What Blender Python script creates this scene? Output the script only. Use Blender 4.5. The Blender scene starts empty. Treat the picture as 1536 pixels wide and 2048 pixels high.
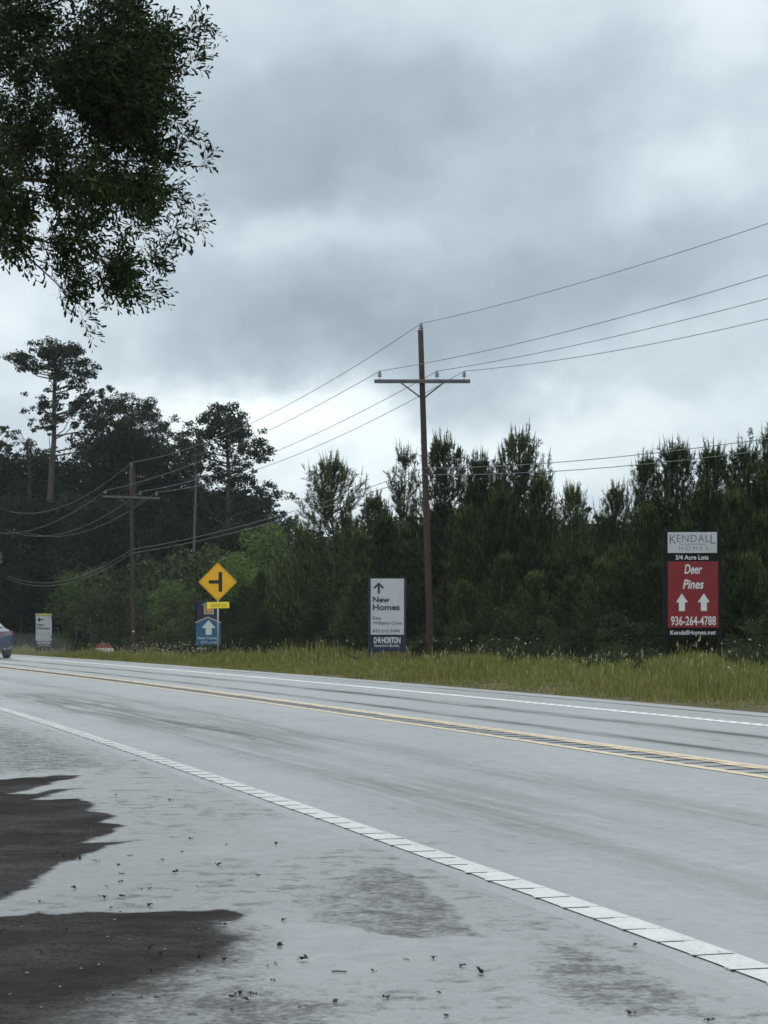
import bpy, math, random
import numpy as np
C = bpy.context
S = C.scene
COL = S.collection
rng = np.random.default_rng(7)
R = math.radians

# ------------------------------------------------------------------ camera
F = 4000.0; HY = 1250.0; CX = 768.0; CH = 1.1       # focal length and horizon row of the 1536x2048 photograph
cam = bpy.data.cameras.new('camera'); cam_o = bpy.data.objects.new('camera', cam); COL.objects.link(cam_o)
cam.sensor_fit = 'VERTICAL'; cam.sensor_height = 36.0; cam.lens = F / 2048 * 36
cam.shift_y = (HY - 1024) / 2048
cam.clip_start = 0.1; cam.clip_end = 3000
cam_o.location = (0, 0, CH); cam_o.rotation_euler = (R(90), 0, 0)
cam.dof.use_dof = True; cam.dof.focus_distance = 10.0; cam.dof.aperture_fstop = 20
S.camera = cam_o

# ------------------------------------------------------------------ world
SUN_EL, SUN_AZ = R(52), R(200)
w = bpy.data.worlds.new('World'); S.world = w; w.use_nodes = True
nt = w.node_tree; nt.nodes.clear()


def nd(t, kind, **kw):
    n = t.nodes.new(kind)
    for k, v in kw.items():
        setattr(n, k, v)
    return n


def mth(t, op, a, b=None, c=None, clamp=False):
    n = t.nodes.new('ShaderNodeMath'); n.operation = op; n.use_clamp = clamp
    for i, v in enumerate((a, b, c)):
        if v is None: continue
        if isinstance(v, (int, float)): n.inputs[i].default_value = v
        else: t.links.new(v, n.inputs[i])
    return n.outputs[0]


def mixc(t, f, a, b, bt='MIX'):
    n = t.nodes.new('ShaderNodeMix'); n.data_type = 'RGBA'; n.blend_type = bt
    for s, v in ((0, f), (6, a), (7, b)):
        if isinstance(v, (int, float)): n.inputs[s].default_value = v
        elif isinstance(v, (tuple, list)): n.inputs[s].default_value = (*v[:3], 1)
        else: t.links.new(v, n.inputs[s])
    return n.outputs[2]


def noise(t, vec, scale, detail=4, rough=.55, dist=0.0):
    n = t.nodes.new('ShaderNodeTexNoise'); n.inputs['Scale'].default_value = scale
    n.inputs['Detail'].default_value = detail; n.inputs['Roughness'].default_value = rough
    n.inputs['Distortion'].default_value = dist
    if vec is not None: t.links.new(vec, n.inputs['Vector'])
    return n.outputs['Fac']


def mapping(t, vec, scale=(1, 1, 1), loc=(0, 0, 0), rot=(0, 0, 0)):
    n = t.nodes.new('ShaderNodeMapping'); n.inputs['Scale'].default_value = scale
    n.inputs['Location'].default_value = loc; n.inputs['Rotation'].default_value = rot
    t.links.new(vec, n.inputs['Vector']); return n.outputs[0]


def smooth(t, v, a, b):
    n = t.nodes.new('ShaderNodeMapRange'); n.interpolation_type = 'SMOOTHSTEP'
    n.inputs['From Min'].default_value = a; n.inputs['From Max'].default_value = b
    t.links.new(v, n.inputs['Value']); return n.outputs[0]


def ramp(t, fac, stops):
    n = t.nodes.new('ShaderNodeValToRGB'); cr = n.color_ramp
    while len(cr.elements) < len(stops): cr.elements.new(.5)
    for e, (p, c) in zip(cr.elements, stops):
        e.position = p; e.color = (*c, 1)
    t.links.new(fac, n.inputs[0]); return n.outputs[0]


sky = nd(nt, 'ShaderNodeTexSky', sky_type='NISHITA', sun_disc=False, sun_elevation=SUN_EL, sun_rotation=SUN_AZ)
geo = nd(nt, 'ShaderNodeTexCoord'); D = geo.outputs['Generated']
sep = nd(nt, 'ShaderNodeSeparateXYZ'); nt.links.new(D, sep.inputs[0])
dz = mth(nt, 'MAXIMUM', sep.outputs[2], 0.0)
# azimuth and elevation of the looking direction (degrees) carry the cloud banks
az = mth(nt, 'MULTIPLY', mth(nt, 'ARCTAN2', sep.outputs[0], sep.outputs[1]), 57.2958)
el = mth(nt, 'MULTIPLY', mth(nt, 'ARCSINE', sep.outputs[2]), 57.2958)
warp = mapping(nt, D, (11, 11, 13))
nw_ = noise(nt, warp, 1.0, 5, .55)
nw2 = noise(nt, mapping(nt, D, (11, 11, 13), (5, 3, 1)), 1.0, 5, .55)
azw = mth(nt, 'ADD', az, mth(nt, 'MULTIPLY', mth(nt, 'SUBTRACT', nw_, .5), 10))
elw = mth(nt, 'ADD', el, mth(nt, 'MULTIPLY', mth(nt, 'SUBTRACT', nw2, .5), 6.5))


def bank(px, py, wx, wy, amp):
    a0 = math.degrees(math.atan2(px - CX, F)); e0 = math.degrees(math.atan2(HY - py, F))
    sx = wx / F * 57.3; sy = wy / F * 57.3
    a = mth(nt, 'POWER', mth(nt, 'MULTIPLY', mth(nt, 'SUBTRACT', azw, a0), 1 / sx), 2)
    b = mth(nt, 'POWER', mth(nt, 'ABSOLUTE', mth(nt, 'MULTIPLY', mth(nt, 'SUBTRACT', elw, e0), 1 / sy)), 2)
    g = mth(nt, 'EXPONENT', mth(nt, 'MULTIPLY', mth(nt, 'ADD', a, b), -1))
    return mth(nt, 'MULTIPLY', g, amp)


banks = [(800, 230, 420, 150, -.12), (500, 330, 200, 80, -.05), (1180, 520, 420, 130, -.12), (700, 640, 400, 110, -.13), (330, 560, 160, 90, -.04),
         (600, 420, 260, 60, .08), (1450, 350, 240, 100, .11), (500, 60, 200, 90, .01), (40, 600, 200, 150, .14), (980, 60, 200, 50, .01),
         (1420, 50, 260, 70, .08), (540, 850, 240, 75, .26), (1180, 860, 480, 70, .16), (300, 790, 240, 40, .08),
         (650, 1000, 300, 90, .14), (1150, 980, 300, 60, .12), (1350, 700, 200, 60, .04)]
tot = None
for b in banks:
    g = bank(*b); tot = g if tot is None else mth(nt, 'ADD', tot, g)
n1 = noise(nt, mapping(nt, D, (8, 8, 12), (1.3, 0, 2)), 1.6, 7, .6, .3)
n2 = noise(nt, mapping(nt, D, (24, 24, 34), (4, 0, 2)), 1.0, 6, .6, .4)
lum = mth(nt, 'ADD', .665, mth(nt, 'MULTIPLY', tot, 1.45))
lum = mth(nt, 'ADD', lum, mth(nt, 'MULTIPLY', mth(nt, 'SUBTRACT', n1, .5), .16))
lum = mth(nt, 'ADD', lum, mth(nt, 'MULTIPLY', mth(nt, 'SUBTRACT', n2, .5), .12))
# an overcast sky is brighter overhead
lum = mth(nt, 'MULTIPLY', lum, mth(nt, 'ADD', 1.0, mth(nt, 'MULTIPLY', smooth(nt, el, 13, 45), 1.6)))
cc = ramp(nt, mth(nt, 'MULTIPLY', lum, 1.0), [(0.30, (.70, .855, .985)), (.6, (.765, .905, 1.0)), (.95, (.88, .97, 1.0))])
cloud = mixc(nt, 1.0, cc, lum, 'MULTIPLY')
tint = mixc(nt, 1.0, sky.outputs[0], (.1, .1, .1), 'MULTIPLY')
colr = mixc(nt, .93, tint, cloud)
bg = nd(nt, 'ShaderNodeBackground'); nt.links.new(colr, bg.inputs[0]); bg.inputs[1].default_value = 1.0
wo = nd(nt, 'ShaderNodeOutputWorld'); nt.links.new(bg.outputs[0], wo.inputs[0])

sl = bpy.data.lights.new('sun', 'SUN'); sl.energy = 0.5; sl.angle = R(25); sl.color = (1, .96, .9)
so = bpy.data.objects.new('sun', sl); COL.objects.link(so); so.location = (0, 0, 60)
sd = np.array([math.sin(SUN_AZ) * math.cos(SUN_EL), math.cos(SUN_AZ) * math.cos(SUN_EL), math.sin(SUN_EL)])
so.rotation_euler = (math.pi / 2 - SUN_EL, 0, math.pi - SUN_AZ)
S.view_settings.view_transform = 'Standard'; S.view_settings.look = 'None'
S.view_settings.exposure = 0.2; S.view_settings.gamma = 1; S.view_settings.use_curve_mapping = False
S.cycles.volume_bounces = 0
S.cycles.max_bounces = 6; S.cycles.diffuse_bounces = 3; S.cycles.glossy_bounces = 3; S.cycles.transparent_max_bounces = 6

# ------------------------------------------------------------------ helpers
def P(px, py, Z):
    return np.array([(px - CX) / F * Z, Z, CH - (py - HY) / F * Z])


def tag(o, label=None, cat=None, group=None, kind=None):
    if label: o['label'] = label
    if cat: o['category'] = cat
    if group: o['group'] = group
    if kind: o['kind'] = kind
    return o


def empty(name, loc, rz=0, ry=0):
    o = bpy.data.objects.new(name, None); COL.objects.link(o); o.location = [float(v) for v in loc]
    o.rotation_euler = (0, ry, rz); o.empty_display_size = .2
    return o


def link(name, me, m=None, parent=None):
    o = bpy.data.objects.new(name, me); COL.objects.link(o)
    if m is not None and len(me.materials) == 0:
        for q in (m if isinstance(m, (list, tuple)) else [m]): me.materials.append(q)
    if parent is not None: o.parent = parent
    return o


def npmesh(name, V, K, k, smooth_=False):
    """V (n,3) verts, K (m,k) faces"""
    V = np.asarray(V, np.float32); K = np.asarray(K, np.int32)
    me = bpy.data.meshes.new(name)
    me.vertices.add(len(V)); me.vertices.foreach_set('co', V.ravel())
    me.loops.add(K.size); me.loops.foreach_set('vertex_index', K.ravel())
    me.polygons.add(len(K)); me.polygons.foreach_set('loop_start', np.arange(0, K.size, k, dtype=np.int32))
    me.polygons.foreach_set('loop_total', np.full(len(K), k, np.int32))
    me.update(calc_edges=True); me.validate()
    if smooth_: me.polygons.foreach_set('use_smooth', np.ones(len(K), bool))
    return me


class MB:
    def __init__(s): s.v = []; s.f = []; s.m = []; s.sm = []
    def add(s, V, Fs, mi=0, sm=False):
        b = len(s.v); s.v += [tuple(float(c) for c in p) for p in V]
        s.f += [tuple(b + i for i in f) for f in Fs]; s.m += [mi] * len(Fs); s.sm += [sm] * len(Fs)
        return s
    def box(s, c, d, mi=0, M=None):
        x, y, z = d[0] / 2, d[1] / 2, d[2] / 2
        V = np.array([(a, b, e) for a in (-x, x) for b in (-y, y) for e in (-z, z)])
        if M is not None: V = V @ np.asarray(M).T
        V = V + np.asarray(c)
        return s.add(V, [(0, 1, 3, 2), (4, 6, 7, 5), (0, 4, 5, 1), (2, 3, 7, 6), (0, 2, 6, 4), (1, 5, 7, 3)], mi)
    def prism(s, poly, y0, y1, mi=0):
        """poly in xz plane, extruded from y0 to y1"""
        n = len(poly)
        V = [(p[0], y0, p[1]) for p in poly] + [(p[0], y1, p[1]) for p in poly]
        Fs = [tuple(range(n)), tuple(range(2 * n - 1, n - 1, -1))] + [(i, n + i, n + (i + 1) % n, (i + 1) % n) for i in range(n)]
        return s.add(V, Fs, mi)
    def tube(s, pts, rad, n=8, mi=0, caps=True, sm=True):
        pts = np.asarray(pts, float); rad = np.broadcast_to(rad, (len(pts),)).astype(float)
        T = np.gradient(pts, axis=0); T /= np.linalg.norm(T, axis=1)[:, None] + 1e-12
        up = np.array([0, 0, 1.]) if abs(T[0][2]) < .9 else np.array([1., 0, 0])
        V = []; a = np.arange(n) / n * 2 * math.pi
        for p, t, r in zip(pts, T, rad):
            x = np.cross(up, t); x /= np.linalg.norm(x) + 1e-12; y = np.cross(t, x)
            V += list(p + r * (np.cos(a)[:, None] * x + np.sin(a)[:, None] * y))
        Fs = []
        for i in range(len(pts) - 1):
            for j in range(n):
                k = (j + 1) % n
                Fs.append((i * n + j, i * n + k, (i + 1) * n + k, (i + 1) * n + j))
        b = len(s.v); s.add(V, Fs, mi, sm)
        if caps:
            s.f += [tuple(b + j for j in range(n))[::-1], tuple(b + (len(pts) - 1) * n + j for j in range(n))]
            s.m += [mi, mi]; s.sm += [False, False]
        return s
    def lathe(s, prof, c, n=16, mi=0, axis='z'):
        a = np.arange(n) / n * 2 * math.pi; V = []
        for r, z in prof:
            for q in a:
                p = (r * math.cos(q), r * math.sin(q), z)
                if axis == 'y': p = (p[0], p[2], p[1])
                if axis == 'x': p = (p[2], p[0], p[1])
                V.append(np.add(p, c))
        Fs = [(i * n + j, i * n + (j + 1) % n, (i + 1) * n + (j + 1) % n, (i + 1) * n + j) for i in range(len(prof) - 1) for j in range(n)]
        return s.add(V, Fs, mi, True)
    def mesh(s, name):
        me = bpy.data.meshes.new(name); me.from_pydata(s.v, [], s.f)
        me.polygons.foreach_set('material_index', s.m); me.polygons.foreach_set('use_smooth', s.sm); me.update()
        return me
    def build(s, name, m, parent=None, bevel=0):
        o = link(name, s.mesh(name), m, parent)
        if bevel:
            b = o.modifiers.new('bevel', 'BEVEL'); b.width = bevel; b.segments = 2; b.limit_method = 'ANGLE'
        return o


def pbsdf(name):
    m = bpy.data.materials.new(name); m.use_nodes = True
    t = m.node_tree; b = t.nodes['Principled BSDF']
    return m, t, b


def setc(t, b, sock, v):
    if isinstance(v, (tuple, list)): b.inputs[sock].default_value = (*v[:3], 1)
    elif isinstance(v, (int, float)): b.inputs[sock].default_value = v
    else: t.links.new(v, b.inputs[sock])


def mat(name, c, rough=.6, var=.15, scale=8, spec=.4, metal=0, bump=0):
    m, t, b = pbsdf(name)
    tc = nd(t, 'ShaderNodeTexCoord').outputs['Object']
    n = noise(t, tc, scale, 6, .65)
    lo = tuple(x * (1 - var) for x in c); hi = tuple(min(1, x * (1 + var)) for x in c)
    setc(t, b, 'Base Color', ramp(t, n, [(.3, lo), (.7, hi)]))
    b.inputs['Roughness'].default_value = rough; b.inputs['Specular IOR Level'].default_value = spec
    b.inputs['Metallic'].default_value = metal
    if bump:
        bn = nd(t, 'ShaderNodeBump'); bn.inputs['Strength'].default_value = bump; bn.inputs['Distance'].default_value = .02
        t.links.new(noise(t, tc, scale * 4, 4), bn.inputs['Height']); t.links.new(bn.outputs[0], b.inputs['Normal'])
    return m


def leafmat(name, stops, rough=.75, trans=.25, spec=.08, clump=.35):
    m, t, b = pbsdf(name)
    g = nd(t, 'ShaderNodeNewGeometry'); oi = nd(t, 'ShaderNodeObjectInfo')
    n = noise(t, g.outputs['Position'], clump, 3)
    f = mth(t, 'ADD', mth(t, 'MULTIPLY', g.outputs['Random Per Island'], .45), mth(t, 'MULTIPLY', mth(t, 'ADD', mth(t, 'SUBTRACT', n, .5), oi.outputs['Random']), .55), clamp=True)
    col = ramp(t, f, stops)
    setc(t, b, 'Base Color', col); b.inputs['Roughness'].default_value = rough; b.inputs['Specular IOR Level'].default_value = spec
    if trans:
        tr = nd(t, 'ShaderNodeBsdfTranslucent'); t.links.new(col, tr.inputs[0])
        mx = nd(t, 'ShaderNodeMixShader'); mx.inputs[0].default_value = trans
        t.links.new(b.outputs[0], mx.inputs[1]); t.links.new(tr.outputs[0], mx.inputs[2])
        t.links.new(mx.outputs[0], t.nodes['Material Output'].inputs[0])
    return m


# ------------------------------------------------------------------ road curve: s along, t across (t > 0 is the far side)
_s = np.arange(-200, 900, .25)
_k = np.where(_s < 60, .00167, np.where(_s < 200, .0028, 0.0)); _k = np.where(_s < -40, .0008, _k)
_i0 = int(np.argmin(abs(_s))); _h = np.cumsum(_k) * .25; _h = _h - _h[_i0] + .30782
_X = np.cumsum(-np.sin(_h)) * .25; _Y = np.cumsum(np.cos(_h)) * .25
_X += 1.26624 - _X[_i0]; _Y += 20 - _Y[_i0]


def st(s, t):
    h = np.interp(s, _s, _h)
    return np.interp(s, _s, _X) + t * np.cos(h), np.interp(s, _s, _Y) + t * np.sin(h)


def inv(X, Y):
    X = np.atleast_1d(X).astype(float); Y = np.atleast_1d(Y).astype(float)
    so_ = np.empty(len(X)); to_ = np.empty(len(X)); sub = slice(0, None, 2)
    xs, ys, ss, hs = _X[sub], _Y[sub], _s[sub], _h[sub]
    for a in range(0, len(X), 4000):
        d = (X[a:a + 4000, None] - xs) ** 2 + (Y[a:a + 4000, None] - ys) ** 2
        i = d.argmin(1); dx = X[a:a + 4000] - xs[i]; dy = Y[a:a + 4000] - ys[i]
        so_[a:a + 4000] = ss[i] - dx * np.sin(hs[i]) + dy * np.cos(hs[i]); to_[a:a + 4000] = dx * np.cos(hs[i]) + dy * np.sin(hs[i])
    return so_, to_


NW, YA, FW, FE, NE = -4.065, .245, 3.306, 4.86, -12.0


def sstep(x):
    x = np.clip(x, 0, 1); return x * x * (3 - 2 * x)


_tbl = rng.random((64, 64))


def vnoise(x, y):
    x = np.asarray(x, float); y = np.asarray(y, float)
    xi = np.floor(x).astype(int); yi = np.floor(y).astype(int); fx = sstep(x - xi); fy = sstep(y - yi)
    g = lambda a, b: _tbl[a % 64, b % 64]
    return (g(xi, yi) * (1 - fx) + g(xi + 1, yi) * fx) * (1 - fy) + (g(xi, yi + 1) * (1 - fx) + g(xi + 1, yi + 1) * fx) * fy


def gz_t(t, X, Y):
    t = np.asarray(t, float); o = t - FE
    H = np.interp(Y, [20, 35, 50, 62, 66, 93, 107, 150], [.12, .12, .12, -.08, -.10, -.42, -.70, -.80])
    z = H * sstep(o / 6.0) - .03 + (vnoise(X * .5, Y * .35) - .5) * .16 * sstep(o / 3.0)
    near = NE - t
    zn = -.03 + (vnoise(X * .5, Y * .5) - .5) * .12 * sstep(near / 2)
    return np.where(o > 0, z, np.where(near > 0, zn, -.06))


def gz(X, Y):
    s, t = inv(X, Y); return gz_t(t, np.atleast_1d(X), np.atleast_1d(Y))


def grid_mesh(name, sv, tv, zf, attr=None):
    Sg, Tg = np.meshgrid(sv, tv, indexing='ij'); X, Y = st(Sg.ravel(), Tg.ravel()); Z = zf(Tg.ravel(), X, Y) + np.zeros_like(X)
    n, m = len(sv), len(tv); i, j = np.meshgrid(np.arange(n - 1), np.arange(m - 1), indexing='ij'); a = (i * m + j).ravel()
    K = np.stack([a, a + m, a + m + 1, a + 1], 1)
    K = K[:, ::-1]
    me = npmesh(name, np.stack([X, Y, Z], 1), K, 4, True)
    uv = me.uv_layers.new(name='UVMap'); li = np.empty(len(me.loops), np.int32); me.loops.foreach_get('vertex_index', li)
    U = np.stack([Tg.ravel()[li], Sg.ravel()[li]], 1).astype(np.float32); uv.data.foreach_set('uv', U.ravel())
    if attr is not None:
        at = me.attributes.new('dry', 'FLOAT', 'POINT'); at.data.foreach_set('value', attr(X, Y, Tg.ravel(), Sg.ravel()).astype(np.float32))  # share of matt asphalt in place of the glossy film
    return me


# ------------------------------------------------------------------ ground, road, shoulder
m, t, b = pbsdf('verge_soil')
gp = nd(t, 'ShaderNodeNewGeometry').outputs['Position']; uvn = nd(t, 'ShaderNodeUVMap').outputs[0]
sx = nd(t, 'ShaderNodeSeparateXYZ'); t.links.new(uvn, sx.inputs[0])
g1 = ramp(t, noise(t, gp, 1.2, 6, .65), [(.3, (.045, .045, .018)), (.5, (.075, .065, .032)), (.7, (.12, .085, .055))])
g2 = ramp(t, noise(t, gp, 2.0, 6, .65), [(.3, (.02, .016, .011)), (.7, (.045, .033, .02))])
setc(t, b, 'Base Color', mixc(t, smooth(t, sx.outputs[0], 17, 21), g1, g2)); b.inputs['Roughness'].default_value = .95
b.inputs['Specular IOR Level'].default_value = .1
M_GROUND = m
tv = np.unique(np.concatenate([[-300, -120, -60, -30, -20, -16, -14, -13, NE - .3, NE, NE + .2, -8, -4, 0, 3, FE - .15, FE, FE + .12, FE + .3], FE + np.arange(.6, 14, .5), [20, 22, 25, 30, 40, 60, 100, 200, 420]]))
sv = np.unique(np.concatenate([np.arange(-200, -30, 20), np.arange(-30, 140, 1.0), np.arange(140, 260, 5), np.arange(260, 900, 40)]))
o = link('ground', grid_mesh('ground', sv, tv, gz_t), M_GROUND); tag(o, kind='structure')


def asphalt(name, base, road):
    m, t, b = pbsdf(name)
    gp = nd(t, 'ShaderNodeNewGeometry').outputs['Position']; uvv = nd(t, 'ShaderNodeUVMap').outputs[0]
    sx = nd(t, 'ShaderNodeSeparateXYZ'); t.links.new(uvv, sx.inputs[0]); T = sx.outputs[0]
    fine = noise(t, gp, 95, 3, .7); mid = noise(t, gp, 6.5, 6, .7, .2); big = noise(t, gp, .8, 5, .6, .4)
    along = noise(t, mapping(t, uvv, (7, .35, 1)), 1.0, 6, .65, .3)
    lng = noise(t, mapping(t, uvv, (.9, .12, 1)), 1.0, 4, .6)
    if road:
        def band(t0, wd, amp):
            e = mth(t, 'EXPONENT', mth(t, 'MULTIPLY', mth(t, 'POWER', mth(t, 'MULTIPLY', mth(t, 'SUBTRACT', T, t0), 1 / wd), 2), -1))
            return mth(t, 'MULTIPLY', e, amp)
        tot = None
        for a in ((2.2, .17, .8), (.92, .13, .75), (4.35, .07, .9), (-1.85, .30, .28), (-3.15, .28, .26), (-2.55, .22, .12), (0.0, .13, .30), (3.9, .3, .12)):
            q = band(*a); tot = q if tot is None else mth(t, 'ADD', tot, q)
        d = mth(t, 'MULTIPLY', tot, smooth(t, along, .28, .62))
        spots = mth(t, 'ADD', mth(t, 'MULTIPLY', mth(t, 'MULTIPLY', smooth(t, mid, .48, .72), smooth(t, big, .44, .64)), .40), mth(t, 'MULTIPLY', mth(t, 'MULTIPLY', smooth(t, lng, .45, .75), smooth(t, mid, .35, .65)), .22))
        d = mth(t, 'ADD', d, spots)
        at = nd(t, 'ShaderNodeAttribute', attribute_name='dry').outputs['Fac']
        d = mth(t, 'ADD', d, mth(t, 'MULTIPLY', at, smooth(t, along, .30, .60)))
    else:
        at = nd(t, 'ShaderNodeAttribute', attribute_name='dry').outputs['Fac']
        # values near one half break up into streaks and flecks, values near 0 or 1 stay whole
        nn = mth(t, 'ADD', mth(t, 'MULTIPLY', mth(t, 'SUBTRACT', mid, .5), 1.5), mth(t, 'MULTIPLY', mth(t, 'SUBTRACT', noise(t, gp, 30, 4, .7), .5), 1.1))
        wgt = mth(t, 'MULTIPLY', mth(t, 'MULTIPLY', at, mth(t, 'SUBTRACT', 1.0, at)), 4.0)
        d = mth(t, 'ADD', at, mth(t, 'MULTIPLY', nn, wgt))
        d = smooth(t, d, .22, .85)
        spots = mth(t, 'MULTIPLY', mth(t, 'MULTIPLY', smooth(t, mid, .46, .68), smooth(t, big, .36, .58)), .85)
        d = mth(t, 'MAXIMUM', d, spots)
        d = mth(t, 'MULTIPLY', d, mth(t, 'ADD', .74, mth(t, 'MULTIPLY', smooth(t, at, .58, .9), .26)))
        d = mth(t, 'MULTIPLY', d, mth(t, 'ADD', .89, mth(t, 'MULTIPLY', smooth(t, noise(t, gp, 1.6, 6, .7), .35, .65), .11)))
    # stones that stand out of the water film
    grit = mth(t, 'ADD', mth(t, 'MULTIPLY', smooth(t, noise(t, gp, 55, 3, .8), .50, .74), .26), mth(t, 'MULTIPLY', smooth(t, noise(t, gp, 17, 5, .75), .50, .80), .20))
    d = mth(t, 'ADD', d, mth(t, 'MULTIPLY', grit, mth(t, 'ADD', .55, big)))
    d = mth(t, 'MINIMUM', mth(t, 'MAXIMUM', d, 0.0), 1.0)
    d = mth(t, 'ADD', mth(t, 'MULTIPLY', d, .97), .0)
    c = ramp(t, fine, [(.25, tuple(x * .55 for x in base)), (.55, base), (.8, tuple(x * 1.9 for x in base))])
    c = mixc(t, mth(t, 'MULTIPLY', lng, .5), c, tuple(x * 1.35 for x in base))
    setc(t, b, 'Base Color', c)
    b.inputs['IOR'].default_value = 2.9
    b.inputs['Specular IOR Level'].default_value = 1.0
    rr = mth(t, 'ADD', .35, mth(t, 'MULTIPLY', mth(t, 'SUBTRACT', mid, .5), .25))
    t.links.new(rr, b.inputs['Roughness'])
    bp = nd(t, 'ShaderNodeBump'); bp.inputs['Strength'].default_value = .24; bp.inputs['Distance'].default_value = .005
    t.links.new(mth(t, 'ADD', mth(t, 'MULTIPLY', noise(t, gp, 42, 4, .75), 1.6), mth(t, 'MULTIPLY', mid, 2.0)), bp.inputs['Height']); t.links.new(bp.outputs[0], b.inputs['Normal'])
    dr = nd(t, 'ShaderNodeBsdfDiffuse'); dr.inputs['Roughness'].default_value = .6
    dc = ramp(t, noise(t, gp, 120, 3, .8), [(.25, tuple(x * .6 for x in base)), (.6, tuple(x * 1.1 for x in base)), (.82, tuple(x * 1.7 for x in base))])
    dc = mixc(t, mth(t, 'MULTIPLY', smooth(t, noise(t, gp, 38, 5, .8), .42, .72), .55), dc, tuple(x * 2.0 for x in base))
    dc = mixc(t, mth(t, 'MULTIPLY', smooth(t, noise(t, gp, 7, 6, .8), .4, .75), .75), dc, tuple(x * .45 for x in base))
    dc = mixc(t, mth(t, 'MULTIPLY', smooth(t, noise(t, gp, 2.2, 4, .6), .35, .7), .6), dc, (base[0] * 1.15, base[1] * 1.04, base[2]))
    t.links.new(dc, dr.inputs[0])
    bp2 = nd(t, 'ShaderNodeBump'); bp2.inputs['Strength'].default_value = .5; bp2.inputs['Distance'].default_value = .006
    t.links.new(fine, bp2.inputs['Height']); t.links.new(bp2.outputs[0], dr.inputs['Normal'])
    mx = nd(t, 'ShaderNodeMixShader'); t.links.new(d, mx.inputs[0]); t.links.new(b.outputs[0], mx.inputs[1]); t.links.new(dr.outputs[0], mx.inputs[2])
    t.links.new(mx.outputs[0], t.nodes['Material Output'].inputs[0])
    return m


M_ROAD = asphalt('wet_asphalt', (.050, .050, .051), True)
M_SHOULDER = asphalt('shoulder_asphalt', (.0225, .0195, .0185), False)


def gpt(p):  # photo pixel -> ground point
    Y = CH * F / (p[1] - HY); return ((p[0] - CX) / F * Y, Y)


def sdist(poly, X, Y):
    """signed distance (inside > 0) to a polygon given in ground metres"""
    poly = np.array(poly); d = np.full(len(X), 1e9); ins = np.zeros(len(X), bool); n = len(poly)
    for i in range(n):
        a, c = poly[i], poly[(i + 1) % n]; e = c - a; L = (e ** 2).sum() + 1e-12
        u = np.clip(((X - a[0]) * e[0] + (Y - a[1]) * e[1]) / L, 0, 1)
        d = np.minimum(d, np.hypot(X - a[0] - u * e[0], Y - a[1] - u * e[1]))
        c1 = (a[1] > Y) != (c[1] > Y)
        with np.errstate(divide='ignore', invalid='ignore'):
            xx = e[0] * (Y - a[1]) / (e[1] + 1e-15) + a[0]
        ins ^= c1 & (X < xx)
    return np.where(ins, d, -d)


MATT_A = [(-300, 1566), (0, 1558), (40, 1556), (100, 1552), (162, 1550), (158, 1557), (120, 1563), (80, 1574), (15, 1589), (70, 1586), (110, 1580), (197, 1574), (125, 1583), (72, 1599), (120, 1596), (165, 1595), (190, 1607), (185, 1618), (235, 1630), (208, 1645), (245, 1651), (220, 1667), (175, 1685), (230, 1682), (290, 1679), (225, 1693), (165, 1712), (110, 1735), (75, 1768), (25, 1795), (0, 1806), (-300, 1860)]
MATT_B = [(-300, 1836), (0, 1828), (75, 1820), (100, 1826), (180, 1823), (295, 1824), (350, 1820), (450, 1814), (478, 1838), (520, 1875), (505, 1910), (475, 1935), (440, 1962), (380, 2000), (300, 2040), (200, 2090), (-300, 2120)]
PA = [gpt(p) for p in MATT_A]; PB = [gpt(p) for p in MATT_B]  # outlines of the dark matt patches on the shoulder


def mattfun(X, Y, T, Sg):
    # jitter makes the crisp patch edge ragged
    jx = X + (vnoise(X * 9, Y * 5) - .5) * .07 + (vnoise(X * 30, Y * 16) - .5) * .025; jy = Y + (vnoise(X * 7 + 9, Y * 5) - .5) * .16
    a = sdist(PA, jx, jy); bb = sdist(PB, jx, jy)
    # A has crisp edges; B is crisp on its far side, soft towards the right and the camera
    va = np.clip(.5 + a / .09, 0, 1)
    soft = np.interp(X, [-1.1, -.8], [.05, .34]) ; soft = np.where(Y > 7.45, .06, np.maximum(soft, np.interp(Y, [6.0, 7.2], [.9, .14])))
    vb = np.clip(.5 + bb / soft, 0, 1)
    v = np.maximum(va, vb)
    def zone(poly, sft, amp):
        return np.clip(.5 + sdist([gpt(p) for p in poly], jx, jy) / sft, 0, 1) * amp
    v = np.maximum(v, zone([(560, 1790), (700, 1742), (775, 1728), (860, 1765), (985, 1879), (800, 1873), (620, 1845)], .06, .60) * np.interp(X, [-.55, .05], [.5, 1]))
    v = np.maximum(v, zone([(640, 1700), (760, 1728), (850, 1770), (700, 1760)], .4, .46))
    v = np.maximum(v, zone([(1060, 1870), (1200, 1900), (1400, 1985), (1480, 2060), (1130, 2020), (1050, 1965)], .2, .56))
    v = np.maximum(v, zone([(300, 1570), (420, 1600), (560, 1690), (520, 1700), (330, 1610)], .5, .46))
    v = np.maximum(v, zone([(-100, 1450), (30, 1445), (240, 1510), (290, 1535), (120, 1545), (-100, 1550)], .8, .55))
    v = np.maximum(v, zone([(-100, 2015), (500, 1950), (760, 2000), (760, 2200), (-100, 2200)], .5, .58))
    return v


tv = np.unique(np.round(np.concatenate([np.arange(NE, -9, .5), np.arange(-9, -6.5, .03), np.arange(-6.5, -4.25, .03), [NW - .18]]), 4))
sv = np.unique(np.round(np.concatenate([np.arange(-200, -30, 10), np.arange(-30, -20, 1), np.arange(-20, -4, .045), np.arange(-4, 8, .12), np.arange(8, 120, 1), np.arange(120, 900, 20)]), 4))
o = link('shoulder', grid_mesh('shoulder', sv, tv, lambda t, X, Y: 0 * X, mattfun), M_SHOULDER); tag(o, kind='structure')


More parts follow.
